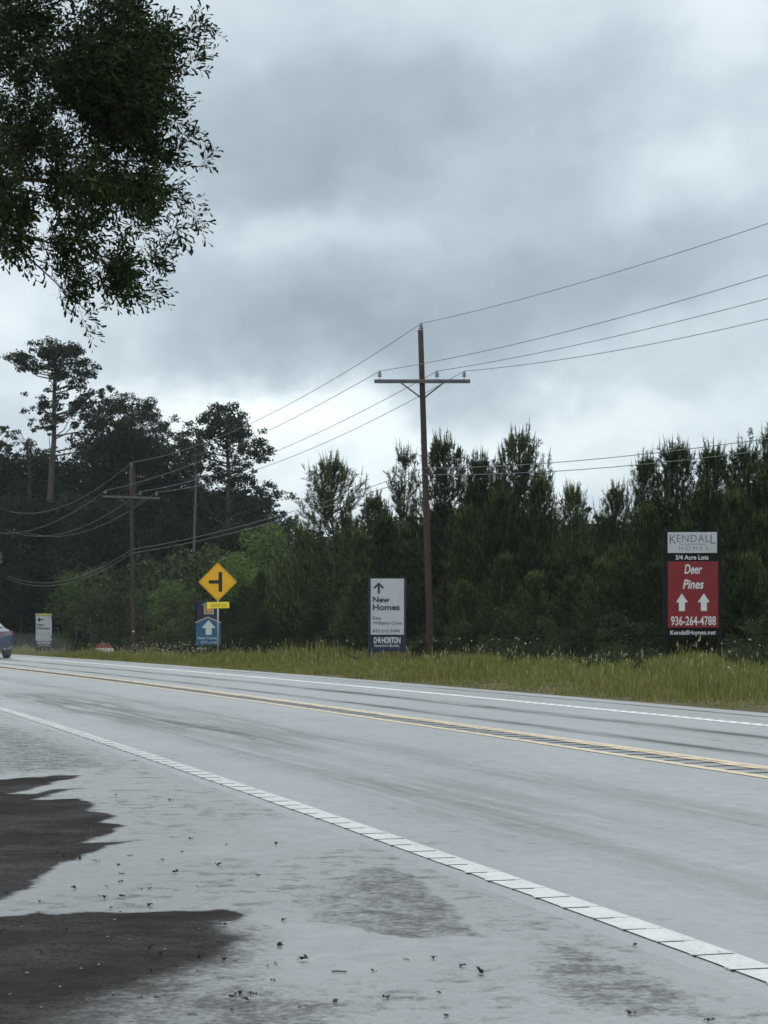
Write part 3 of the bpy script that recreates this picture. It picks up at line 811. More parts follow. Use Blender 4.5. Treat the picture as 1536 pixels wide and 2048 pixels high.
# ------------------------------------------------------------------ grass
M_GRASS = leafmat('verge_grass', [(0, (.044, .058, .014)), (.35, (.092, .106, .025)), (.7, (.17, .165, .046)), (1, (.30, .26, .11))], .7, .3, .2, .8)
M_SEED = leafmat('grass_heads', [(0, (.15, .13, .06)), (1, (.27, .25, .13))], .8, .3, .2, .8)
M_WHITEFL = leafmat('white_flowers', [(0, (.35, .35, .28)), (1, (.55, .54, .46))], .8, .3, .2, .8)


def blades(n, sfun, hfun, g, wd=.012, lean=.35):
    s = sfun[0](g, n); tt = sfun[1](g, n); X, Y = st(s, tt)
    u = X / Y * F + CX; keep = (u > -260) & (u < 1800) & (Y > 15)
    keep &= (tt - FE) > .95 * vnoise(s * .8, s * .3) * (.4 + vnoise(s * 3, s)) - .05
    X, Y, tt = X[keep], Y[keep], tt[keep]; n = len(X)
    z = gz_t(tt, X, Y); h = hfun(X, Y, tt, g); a = g.random(n) * 6.28
    wv = np.stack([np.cos(a), np.sin(a), 0 * a], 1) * (wd * (Y / 45) ** .5)[:, None]
    b = g.random(n) * 6.28; ln = np.stack([np.cos(b), np.sin(b), 0 * b], 1) * (h * lean * g.random(n))[:, None]
    p = np.stack([X, Y, z - .02], 1); up = np.array([0, 0, 1.])
    m_ = p + up * (h * .55)[:, None] + ln * .35; tp = p + up * h[:, None] + ln
    V = np.stack([p - wv, p + wv, m_ + wv * .8, tp, m_ - wv * .8], 1).reshape(-1, 3)
    return V, np.arange(len(V)).reshape(-1, 5)


def hg(X, Y, tt, g):
    o_ = tt - FE; q = vnoise(X * .45 + 3, Y * .22 + 7); q2 = vnoise(X * 1.6, Y * .9)
    base = .07 + .145 * sstep((o_ - .2) / 2.5); patch = .36 + 1.15 * q * q2 * 1.9
    tall = 1 + .6 * ((vnoise(X * .5 + 20, Y * .2) > .72) & (o_ > 5))
    return base * patch * tall * (.5 + .8 * g.random(len(X)))


g = np.random.default_rng(5)
V1, K1 = blades(230000, (lambda g, n: -8 + 150 * g.random(n) ** 1.25, lambda g, n: FE + .02 + 17 * g.random(n) ** 1.1), hg, g, .016)
o = link('grass', npmesh('grass', V1, K1, 5), M_GRASS); tag(o, 'tall olive green roadside grass on the far verge', 'grass', kind='stuff')
hs = lambda X, Y, tt, g: hg(X, Y, tt, g) * 1.25 + .08
V1, K1 = blades(4200, (lambda g, n: -8 + 150 * g.random(n) ** 1.25, lambda g, n: FE + 1.2 + 15 * g.random(n)), hs, g, .008, .25)
# seed heads: only the upper part of the stalk, thickened
Vr = V1.reshape(-1, 5, 3); tp = Vr[:, 3]; n = len(tp); a = g.random(n) * 6.28
wv = np.stack([np.cos(a), np.sin(a), 0 * a], 1) * .017; hd = .05 + .09 * g.random(n)
Vh = np.stack([tp - [0, 0, .02], tp + wv + np.stack([0 * hd, 0 * hd, hd * .4], 1), tp + np.stack([0 * hd, 0 * hd, hd], 1), tp - wv + np.stack([0 * hd, 0 * hd, hd * .4], 1)], 1).reshape(-1, 3)
o = link('grass_heads', npmesh('grass_heads', np.concatenate([Vh]), np.arange(len(Vh)).reshape(-1, 4), 4), M_SEED); tag(o, 'pale dry seed heads standing over the verge grass', 'grass', kind='stuff')
# leafy weeds in clumps
g = np.random.default_rng(15); wd_ = []
for i in range(150):
    px = g.uniform(120, 1560); Z = float(np.interp(px, [0, 100, 300, 400, 600, 800, 1000, 1250, 1550], [145, 135, 103, 92, 78, 62, 54, 48.5, 45])) + g.uniform(-9, 5)
    X = (px - CX) / F * Z; s_, t_ = inv(X, Z)
    if t_[0] < FE + 1.0 or 725 < px < 830 or 1310 < px < 1460: continue
    h_ = g.uniform(.12, .42) * (1.5 if t_[0] > FE + 7 else .8); z_ = float(gz_t(t_, X, Z)[0])
    for q in range(3): wd_.append(((X + g.normal() * .12, Z + g.normal() * .2, z_ + h_ * g.uniform(.3, .9)), (h_ * .5, h_ * .5, h_ * .55)))
V, K = leaf_cloud(wd_, g, 1500, .06, .45, .25)
o = link('weeds', npmesh('weeds', V, K, 4), M_SHRUB); tag(o, 'leafy green weeds clumped among the verge grass', 'weeds', kind='stuff')
# wildflowers, densest near the second utility pole
fl = []
for i in range(260):
    if i < 200: px = g.normal(330, 55); Z = g.uniform(84, 100)
    else: px = g.uniform(420, 1536); Z = float(np.interp(px, [420, 1536], [74, 40])) + g.uniform(-8, 8)
    X = (px - CX) / F * Z; s_, t_ = inv(X, Z)
    if t_[0] < FE + 1.2: continue
    fl.append(((X, Z, float(gz_t(t_, X, Z)[0]) + g.uniform(.15, .6) * (1.25 if i < 300 else .7)), (.03, .03, .02)))
V, K = leaf_cloud(fl, g, 2200, .035, .8, .2)
o = link('wildflowers', npmesh('wildflowers', V, K, 4), M_WHITEFL); tag(o, 'tiny white wildflowers scattered through the verge grass', 'flowers', kind='stuff')

# ------------------------------------------------------------------ utility poles and wires
M_POLE = mat('creosoted_pole', (.042, .026, .023), .85, .35, 14, .25, 0, .5)
M_ARM = mat('grey_wood_arm', (.085, .078, .082), .85, .25, 18, .25, 0, .3)
M_BRACE = mat('dark_steel', (.05, .055, .06), .6, .2, 10, .5, .4)
M_INS = mat('porcelain', (.12, .15, .16), .3, .2, 10, .6)
M_WIRE = mat('wire', (.11, .12, .125), .5, .1, 10, .5, .5)
M_GREYMETAL = mat('galvanised_steel', (.36, .37, .38), .5, .15, 12, .5, .6)
PH = 10.4


def insulator(root, p, sc=1.0):
    mb = MB(); mb.tube([p, p + np.array([0, 0, .13])], .012, 6)
    mb.build('insulator_pin', M_BRACE, root)
    mb = MB(); z = .10
    mb.lathe([(0, z), (.075, z), (.085, z + .02), (.035, z + .045), (.035, z + .07), (.07, z + .075), (.075, z + .09), (.03, z + .115), (.03, z + .14), (.045, z + .15), (.04, z + .17), (0, z + .18)], p, 12)
    mb.build('insulator', M_INS, root)
    return p + np.array([0, 0, .10 + .17])


def pole(base, lean, rz, label, ins=(-1.36, .47, 1.34), extras=None, hgt=PH, back=0.0, tilt=0.0):
    """lean = (dx, dy) of the top against the base, arm along the local x axis turned by rz"""
    b = np.array(base, float); e = empty('utility_pole', b); tag(e, label, 'utility pole', 'utility poles along the road')
    top = np.array([lean[0], lean[1], hgt]); ax = lambda z: top * (z / hgt)
    mb = MB(); zz = np.linspace(-.5, hgt, 9); mb.tube([ax(z) for z in zz], np.linspace(.118, .088, 9), 14); mb.build('pole_shaft', M_POLE, e)
    c, s = math.cos(rz), math.sin(rz); M = np.array([[c, -s, 0], [s, c, 0], [0, 0, 1]]) @ np.array([[math.cos(tilt), 0, -math.sin(tilt)], [0, 1, 0], [math.sin(tilt), 0, math.cos(tilt)]])
    az_ = hgt - 1.66; ac = ax(az_) + M @ np.array([0, -.15, 0])
    mb = MB(); mb.box(ac, (3.06, .10, .115), 0, M); mb.build('crossarm', M_ARM, e, .008)
    for sg in (-1, 1):
        mb = MB(); a = ac + M @ np.array([sg * .70, -.062, -.04]); d = ax(az_ - .52) + M @ np.array([sg * .05, -.11, 0]); mb.tube([a, (a + d) / 2, d], .024, 4); mb.build('brace', M_BRACE, e)
    for x in (-.55, .55):
        mb = MB(); mb.tube([ac + M @ np.array([x, -.05, .07]), ac + M @ np.array([x, -.05, -.075])], .012, 5); mb.build('bolt', M_BRACE, e)
    pts = []
    for x in ins: pts.append(insulator(e, ac + M @ np.array([x, 0, .055])) + b)
    mb = MB(); mb.tube([ax(hgt - .25) + [.05, -.1, 0], ax(hgt) + [.05, -.05, .1]], .014, 5); mb.build('top_bracket', M_BRACE, e)
    tp = insulator(e, ax(hgt) + np.array([.02, 0, -.06])) + b
    low = []
    for dz_ in (4.43, 4.63):
        p = ax(hgt - dz_) + M @ np.array([0, -.13, 0]); mb = MB(); mb.box(p, (.05, .08, .07), 0, M); mb.build('cable_clamp', M_BRACE, e); low.append(p + b)
    if extras: extras(e, ax)
    return e, [tp] + pts + low


def tags(e, ax):
    mb = MB(); p = ax(1.5) + np.array([0, -.115, 0]); mb.box(p, (.09, .01, .07)); mb.build('number_tag', mat('tag_metal', (.6, .6, .6), .5), e)


def trafo(e, ax):
    mb = MB(); p = ax(PH - 3.55) + np.array([.36, -.2, -.45]); mb.lathe([(0, 0), (.2, 0), (.21, .03), (.21, .8), (.19, .86), (.06, .92), (0, .92)], p, 16); mb.build('transformer', mat('transformer_paint', (.50, .53, .53), .5), e)
    mb = MB(); mb.box(p + [-.17, .1, .5], (.2, .1, .4)); mb.build('bracket', M_BRACE, e)


def gb(px, Z): X = (px - CX) / F * Z; return np.array([X, Z, float(gz(X, Z)[0])])


p1b = gb(862, 64); top1 = P(841, 660, 64)
p1, w1_ = pole(p1b, (top1[0] - p1b[0], 0), 0.0, 'dark brown wooden utility pole with crossarm standing right of the white new homes sign', hgt=top1[2] - p1b[2], tilt=0.0)
p2b = gb(268, 107); top2 = P(262, 933, 107)
p2, w2_ = pole(p2b, (top2[0] - p2b[0], 0), .10, 'smaller distant utility pole left of the yellow diamond sign', (-1.38, .47, 1.34), tags, top2[2] - p2b[2], tilt=-.025)
p3b = gb(-9, 148)
p3, w3_ = pole(p3b, (.05, 0), .15, 'farthest utility pole with a pale transformer at the left edge of the photo', (-1.38, .47, 1.34), trafo)
p0b = np.array([15.0, 25.0, float(gz(15.0, 25.0)[0])])
p0, w0_ = pole(p0b, (0, 0), .25, 'nearest utility pole of the line outside the right edge of the photo', hgt=9.75)


def span(a, b_, sag, n=40):
    k = np.linspace(0, 1, n)[:, None]; p = a + (b_ - a) * k; p[:, 2] -= 4 * sag * (k * (1 - k))[:, 0]; return p


def solve_sag(a, b_, px, py):
    lo, hi = -4.0, 4.0
    for _ in range(40):
        m_ = (lo + hi) / 2; p = span(a, b_, m_, 300); u = CX + F * p[:, 0] / p[:, 1]; v = HY - F * (p[:, 2] - CH) / p[:, 1]
        o_ = np.argsort(u); y = np.interp(px, u[o_], v[o_])
        if y < py: lo = m_
        else: hi = m_
    return (lo + hi) / 2


wl = ['single wire running over the very tops of the utility poles', 'wire on the left end insulators of the crossarms', 'wire on the middle insulators of the crossarms', 'wire on the right end insulators of the crossarms',
      'upper of the two low cables clamped to the pole shafts', 'lower of the two low cables clamped to the pole shafts']
exit_y = [447, 550, 597, 638, 877, 900]; lefts = [(0, 1020), (0, 1066), (0, 1069), (60, 1071), (0, 1183), (60, 1199)]
mid12 = [(520, 838), (560, 850), (620, 873), (640, 890), (770, 962), (770, 972)]
for i in range(6):
    a, b_, c_, z_ = w0_[i], w1_[i], w2_[i], w3_[i]
    if i >= 4: pass
    s01 = solve_sag(a, b_, 1536, exit_y[i]); s12 = solve_sag(b_, c_, *mid12[i]); s23 = solve_sag(c_, z_, *lefts[i])
    a = a.copy()
    s12 = min(max(s12, .3), 1.5); s23 = min(max(s23, .4), 1.35)
    pts = np.concatenate([span(a, b_, s01), span(b_, c_, s12)[1:], span(c_, z_, s23)[1:]])
    mb = MB(); mb.tube(pts, np.interp(pts[:, 1], [25, 64, 107, 150], [.008, .010, .013, .014]) * (1.0 if i < 4 else 1.1), 5)
    o = mb.build('power_wire' if i < 4 else 'utility_cable', M_WIRE); tag(o, wl[i], 'wire', 'overhead wires between the utility poles')

# ------------------------------------------------------------------ signs
M_PWHITE = mat('white_sign_panel', (.36, .38, .40), .5, .10, 1.6); M_BLACK = mat('black_frame_paint', (.008, .008, .009), .7, .2, 6, .1)
M_NAVY = mat('navy_panel', (.007, .013, .042), .5, .12, 4); M_RED = mat('red_panel', (.15, .006, .008), .5, .14, 1.8)
M_BLUE = mat('blue_panel', (.018, .085, .165), .5, .15, 3); M_TXTW = mat('white_lettering', (.48, .50, .50), .5, .03, 3)
M_TXTG = mat('grey_lettering', (.07, .08, .11), .5, .05, 3); M_TXTN = mat('navy_lettering', (.010, .016, .045), .5, .05, 3); M_TXTK = mat('black_lettering', (.01, .008, .008), .5, .05, 3)
M_SIGNY = mat('yellow_sign_sheeting', (.62, .33, .004), .4, .05, 4); M_PLATEY = mat('yellow_plate_sheeting', (.72, .55, .03), .4, .05, 4)
M_BEIGE = mat('beige_trim', (.34, .31, .24), .6, .1, 6); M_GOLD = mat('olive_gold_cap', (.33, .30, .10), .6, .15, 6); M_ORANGE = mat('orange_panel', (.5, .24, .04), .5, .1, 6)


def text(body, parent, x, z, y, width=None, height=.1, mtl=None, bold=0.0, shear=0.0, align='LEFT', spacing=1.0, name='lettering'):
    """flat lettering on the sign face; x,z position of the line's left (or centre) and baseline, height = capital height"""
    cu = bpy.data.curves.new('text', 'FONT'); cu.body = body; cu.size = 1.0; cu.offset = bold; cu.shear = shear; cu.space_character = spacing; cu.resolution_u = 4
    tmp = bpy.data.objects.new('text', cu); COL.objects.link(tmp)
    dg = C.evaluated_depsgraph_get(); me = bpy.data.meshes.new_from_object(tmp.evaluated_get(dg)); bpy.data.objects.remove(tmp); bpy.data.curves.remove(cu)
    n = len(me.vertices); co = np.empty(n * 3, np.float32); me.vertices.foreach_get('co', co); co = co.reshape(-1, 3)
    x0, x1 = co[:, 0].min(), co[:, 0].max(); hs_ = height / .70; ws = hs_ if width is None else width / (x1 - x0)
    out = np.zeros_like(co); off = x - (0 if align == 'LEFT' else (x1 - x0) * ws / 2)
    out[:, 0] = (co[:, 0] - x0) * ws + off; out[:, 1] = y; out[:, 2] = co[:, 1] * hs_ + z
    me.vertices.foreach_set('co', out.ravel()); me.update(); me.name = name
    me.materials.clear()
    return link(name, me, mtl, parent)


def sign_root(name, px, py_base, Z, label, cat, rz=0.0, ry=0.0):
    """root at the ground below the sign; returns root and function px -> local coordinates"""
    b = gb(px, Z); e = empty(name, b, rz, ry); tag(e, label, cat)
    k = Z / F
    return e, (lambda x: (x - px) * k), (lambda y: CH - (y - HY) * k - b[2]), k


def panel(e, fx, fz, x0, y0, x1, y1, yd, th, name, m_, bev=.004):
    mb = MB(); mb.box(((fx(x0) + fx(x1)) / 2, yd, (fz(y0) + fz(y1)) / 2), (abs(fx(x1) - fx(x0)), th, abs(fz(y0) - fz(y1)))); return mb.build(name, m_, e, bev)


def post(e, fx, fz, x0, x1, ytop, yd=0.03, m_=None, th=.09, base=-.4):
    mb = MB(); z1 = fz(ytop); mb.box(((fx(x0) + fx(x1)) / 2, yd, (z1 + base) / 2), (abs(fx(x1) - fx(x0)), th, z1 - base)); return mb.build('post', m_ or M_BLACK, e, .006)


# red and white builder sign on the right
e, fx, fz, k = sign_root('builder_sign', 1386, 1308, 50, 'red and white builder sign on black posts in front of the pines on the right', 'sign', .02, -.004)
post(e, fx, fz, 1327, 1335.5, 1061); post(e, fx, fz, 1436.5, 1444, 1061)
panel(e, fx, fz, 1335.5, 1063, 1436.5, 1273, .03, .03, 'backing', M_BLACK)
o = panel(e, fx, fz, 1336, 1064.5, 1435, 1106, -.005, .02, 'name_panel', M_PWHITE)
o = panel(e, fx, fz, 1336, 1123, 1437, 1255.5, -.005, .02, 'colour_panel', M_RED)
yf = -.0175
text('K', e, fx(1340), fz(1087.5), yf, 13.5 * k, 19 * k, M_TXTG, -.006)
text('ENDAL', e, fx(1354.5), fz(1084), yf, 65.5 * k, 15 * k, M_TXTG, -.006, 0, 'LEFT', 1.1)
text('L', e, fx(1422), fz(1087.5), yf, 9.5 * k, 19 * k, M_TXTG, -.006)
mb = MB(); mb.box((fx(1386), yf, fz(1088.3)), (54 * k, .003, .9 * k)); mb.build('rule', M_TXTG, e)
text('HOMES', e, fx(1359), fz(1101), yf, 57 * k, 8.5 * k, M_TXTG, -.01, 0, 'LEFT', 1.6)
text('3/4 Acre Lots', e, fx(1352), fz(1119), .012, 66 * k, 9 * k, M_TXTW, .018)
text('Deer', e, fx(1387), fz(1147), yf, 36 * k, 18 * k, M_TXTW, .02, .25, 'CENTER')
text('Pines', e, fx(1387), fz(1177), yf, 42 * k, 18 * k, M_TXTW, .02, .25, 'CENTER')
for ax_ in (1364, 1408):
    pl = [(ax_, 1187), (ax_ + 12, 1204.5), (ax_ + 6, 1204.5), (ax_ + 6, 1222), (ax_ - 6, 1222), (ax_ - 6, 1204.5), (ax_ - 12, 1204.5)]
    mb = MB(); mb.prism([(fx(a), fz(c)) for a, c in pl], yf - .002, yf + .002); mb.build('arrow', M_TXTW, e)
text('936-264-4788', e, fx(1342), fz(1250), yf, 90 * k, 17.5 * k, M_TXTW, .012)
text('KendallHomes.net', e, fx(1341), fz(1269), .012, 91 * k, 8.5 * k, M_TXTW, .012)

# white new homes sign
e, fx, fz, k = sign_root('new_homes_sign', 775, 1312, 61, 'white new homes sign with up arrow and navy base left of the tall utility pole', 'sign', .03)
post(e, fx, fz, 737, 741, 1154, .03, M_NAVY); post(e, fx, fz, 808.5, 812.5, 1154, .03, M_NAVY)
panel(e, fx, fz, 741, 1156, 808.5, 1303, .03, .03, 'backing', M_NAVY)
panel(e, fx, fz, 741.5, 1157.5, 808, 1269.5, -.005, .02, 'white_panel', M_PWHITE)
pl = [(757.5, 1164.5), (768, 1175), (765.5, 1178), (759.6, 1172.3), (759.6, 1187), (755.4, 1187), (755.4, 1172.3), (749.5, 1178), (747, 1175)]
mb = MB(); mb.prism([(fx(a), fz(c)) for a, c in pl], yf - .002, yf + .002); mb.build('arrow', M_TXTN, e)
text('New', e, fx(745.5), fz(1204.5), yf, 33.5 * k, 11 * k, M_TXTN, .03)
text('Homes', e, fx(745.5), fz(1220), yf, 54 * k, 11.5 * k, M_TXTN, .03)
text('East', e, fx(745.5), fz(1239), yf, 17 * k, 6 * k, M_TXTN, .012)
text('Williams Cove', e, fx(745.5), fz(1249), yf, 58 * k, 6.2 * k, M_TXTN, .012)
text('832.210.3048', e, fx(745.5), fz(1264.5), yf, 54 * k, 5.6 * k, M_TXTN, .008)
text('D\u00b7R\u00b7HORTON', e, fx(748), fz(1286), .012, 53 * k, 11.5 * k, M_TXTW, .03)
text("America's Builder", e, fx(748), fz(1293.5), .012, 52 * k, 5 * k, M_TXTW, .005, .35)

# yellow diamond side road sign
e, fx, fz, k = sign_root('warning_sign', 436, 1310, 66, 'yellow diamond side road warning sign with a yellow street name plate below it', 'road sign', .0)
mb = MB(); mb.tube([(fx(436.5), .035, -.4), (fx(435.5), .035, fz(1150))], .028, 8); mb.build('post', M_GREYMETAL, e)


def diamond(cx_, cy_, r, rc=.12):
    pts = []
    for kx in range(4):
        a = math.pi / 2 * kx; cxx, cyy = cx_ + math.cos(a) * r * (1 - rc * 1.4142 * .7), cy_ + math.sin(a) * r * (1 - rc * 1.4142 * .7)
        for q in np.linspace(-.785, .785, 5): pts.append((cxx + math.cos(a + q) * r * rc * .7, cyy + math.sin(a + q) * r * rc * .7))
    return [(fx(a), fz(c)) for a, c in pts]


mb = MB(); mb.prism(diamond(435.5, 1163.8, 38.8), -.004, .004)
board = mb.build('sign_board', M_SIGNY, e)
mb = MB()
outer = diamond(435.5, 1163.8, 36.6); inner = diamond(435.5, 1163.8, 35.6); n = len(outer)
mb.add([(x, -.0065, z) for x, z in outer] + [(x, -.0065, z) for x, z in inner], [(i, (i + 1) % n, n + (i + 1) % n, n + i) for i in range(n)])
mb.build('border', mat('border_paint', (.16, .10, .01), .5), board)
pl = [(437, 1144), (444.5, 1144), (444.5, 1183.5), (437, 1183.5), (437, 1167.3), (417.5, 1167.3), (417.5, 1160.3), (437, 1160.3)]
mb = MB(); mb.prism([(fx(a), fz(c)) for a, c in pl], -.009, -.0055); mb.build('symbol', M_TXTK, board)
pl = [(413.5, 1204.5), (458, 1203.5), (458.8, 1216), (414, 1217)]
mb = MB(); mb.prism([(fx(a), fz(c)) for a, c in pl], -.004, .004); o = mb.build('name_plate', M_PLATEY, e)
text('GOLF LN', o, fx(421), fz(1213.8), -.007, 31 * k, 6.4 * k, M_TXTK, .0)

# blue house shaped sign behind it
e, fx, fz, k = sign_root('community_sign', 416, 1308, 93, 'blue house shaped new homes sign with white up arrow partly behind the yellow sign post', 'sign', .03)
post(e, fx, fz, 390.5, 393, 1201); post(e, fx, fz, 439.5, 442, 1201)
panel(e, fx, fz, 393, 1201.5, 439.5, 1245, .03, .03, 'top_panel', mat('dark_navy_panel', (.010, .016, .035), .5, .1, 4))
pl = [(391, 1244), (416, 1233), (442, 1244), (442, 1246.5), (416, 1235.7), (391, 1246.5)]
mb = MB(); mb.prism([(fx(a), fz(c)) for a, c in pl], -.03, .0); mb.build('roof_trim', M_BEIGE, e)
pl = [(392, 1246.3), (416, 1236), (441.5, 1246.3), (441.5, 1291), (392, 1291)]
mb = MB(); mb.prism([(fx(a), fz(c)) for a, c in pl], -.02, .01); mb.build('blue_panel', M_BLUE, e)
yb = -.023
pl = [(417, 1240), (431.5, 1256), (423.5, 1256), (423.5, 1269.5), (411.5, 1269.5), (411.5, 1256), (403.5, 1256)]
mb = MB(); mb.prism([(fx(a), fz(c)) for a, c in pl], yb - .003, yb + .001); mb.build('arrow', M_TXTW, e)
text('New Homes', e, fx(395), fz(1278.5), yb, 42 * k, 5.5 * k, mat('faded_lettering', (.34, .44, .52), .5), .012)
text('10 Estates', e, fx(402), fz(1287), yb, 34 * k, 5.3 * k, bpy.data.materials['faded_lettering'], .012)
panel(e, fx, fz, 393, 1292.5, 439.5, 1303, .03, .03, 'phone_panel', M_BLACK)
text('888.210', e, fx(394.5), fz(1300), .012, 25 * k, 6 * k, M_TXTW, .012)
pl = [(404, 1209.5), (416, 1203.5), (430, 1210), (429, 1211.5), (416, 1205.5), (405, 1211)]
mb = MB(); mb.prism([(fx(a), fz(c)) for a, c in pl], .008, .014); mb.build('emblem_roof', M_BEIGE, e)
pl = [(408, 1210), (411, 1209), (411, 1225.5), (424.5, 1225.5), (424.5, 1210), (427.5, 1210), (427.5, 1228.5), (408, 1228.5)]
mb = MB(); mb.prism([(fx(a), fz(c)) for a, c in pl], .008, .014); mb.build('emblem_walls', M_BEIGE, e)
mb = MB(); mb.box((fx(418), .011, fz(1218)), (11 * k, .006, 13 * k)); mb.build('emblem_window', M_ORANGE, e)

# far left new homes sign
e, fx, fz, k = sign_root('new_homes_sign', 87.5, 1297, 138, 'distant white new homes sign with left arrow and olive top strip beside the blue car', 'sign', .05)
post(e, fx, fz, 69.8, 71.3, 1226, .03); post(e, fx, fz, 103.8, 105.3, 1226, .03)
panel(e, fx, fz, 71, 1226.5, 104, 1232, .0, .06, 'top_strip', M_GOLD)
panel(e, fx, fz, 71.5, 1231.5, 103.5, 1293.5, .03, .03, 'backing', mat('slate_panel', (.02, .03, .045), .5))
panel(e, fx, fz, 71.8, 1232, 103.5, 1281.5, -.005, .02, 'white_panel', M_PWHITE)
pl = [(74.5, 1239.3), (80, 1234.2), (80, 1238.0), (87.5, 1238.0), (87.5, 1240.6), (80, 1240.6), (80, 1244.6)]
mb = MB(); mb.prism([(fx(a), fz(c)) for a, c in pl], yf - .002, yf + .002); mb.build('arrow', M_TXTK, e)
text('New', e, fx(73.6), fz(1251.5), yf, 15.5 * k, 4.6 * k, M_TXTN, .03)
text('Homes', e, fx(73.6), fz(1258.6), yf, 25.5 * k, 4.6 * k, M_TXTN, .03)
text('Williams Cove', e, fx(73.6), fz(1267.6), yf, 27.5 * k, 2.3 * k, M_TXTG, .0)
text('Estates', e, fx(74.2), fz(1271.8), yf, 26 * k, 2.3 * k, M_TXTG, .0)
text('832.210.3048', e, fx(75), fz(1278.6), yf, 25 * k, 2.3 * k, M_TXTG, .0)
text('D\u00b7R\u00b7HORTON', e, fx(74.8), fz(1287.6), .012, 25.5 * k, 4.4 * k, M_TXTW, .03)
text("America's Builder", e, fx(76), fz(1291.3), .012, 23 * k, 2.2 * k, M_TXTW, .0)

# small red and white yard sign
e, fx, fz, k = sign_root('yard_sign', 209, 1310, 104, 'small low sign, red pitched top over white, in grass left of the distant utility pole', 'sign', .05)
pl = [(190.5, 1295.8), (193, 1289.5), (206.5, 1285.5), (221, 1290), (225.5, 1295.5)]
mb = MB(); mb.prism([(fx(a), fz(c)) for a, c in pl], -.015, .015); mb.build('top_board', mat('faded_red', (.17, .045, .038), .6), e)
mb = MB(); mb.box((fx(208.5), 0, fz(1300)), (35 * k, .02, 7.6 * k)); o = mb.build('white_board', mat('weathered_white', (.50, .50, .46), .6), e)
for x in (194.5, 200.5, 207, 212.5, 220.5):
    mb = MB(); mb.prism([(fx(x), fz(1297.5)), (fx(x + 2.1), fz(1297.5)), (fx(x + 2.6), fz(1302.5)), (fx(x + .4), fz(1302.5))], -.013, -.0105); mb.build('mark', M_TXTG, o)
for x in (196, 221): mb = MB(); mb.tube([(fx(x), .02, -.3), (fx(x), .02, fz(1299))], .012, 6); mb.build('stake', M_BRACE, e)

# ------------------------------------------------------------------ blue car, mostly outside the left edge
M_CARB, t, b = pbsdf('blue_car_paint'); b.inputs['Base Color'].default_value = (.012, .022, .12, 1); b.inputs['Roughness'].default_value = .3; b.inputs['Coat Weight'].default_value = .4; b.inputs['Coat Roughness'].default_value = .08; b.inputs['Metallic'].default_value = 0
t.links.new(mixc(t, noise(t, nd(t, 'ShaderNodeTexCoord').outputs['Object'], 3, 4), (.005, .009, .045), (.008, .014, .065)), b.inputs['Base Color'])
M_GLASS, t, b = pbsdf('car_glass'); b.inputs['Base Color'].default_value = (.02, .025, .03, 1); b.inputs['Roughness'].default_value = .05; b.inputs['Specular IOR Level'].default_value = 1.0
b.inputs['IOR'].default_value = 1.6
M_TYRE = mat('tyre_rubber', (.02, .02, .02), .85, .2, 20); M_RIM = mat('alloy_rim', (.35, .36, .38), .35, .1, 6, .5, .8)
M_TAIL = mat('tail_lamp', (.09, .006, .010), .15, .1, 6, .8); M_PLATE = mat('number_plate', (.55, .57, .58), .5, .05, 6); M_TRIM = mat('black_trim', (.015, .015, .016), .6, .2, 10); M_HEAD = mat('head_lamp', (.5, .52, .55), .12, .05, 6, .9)


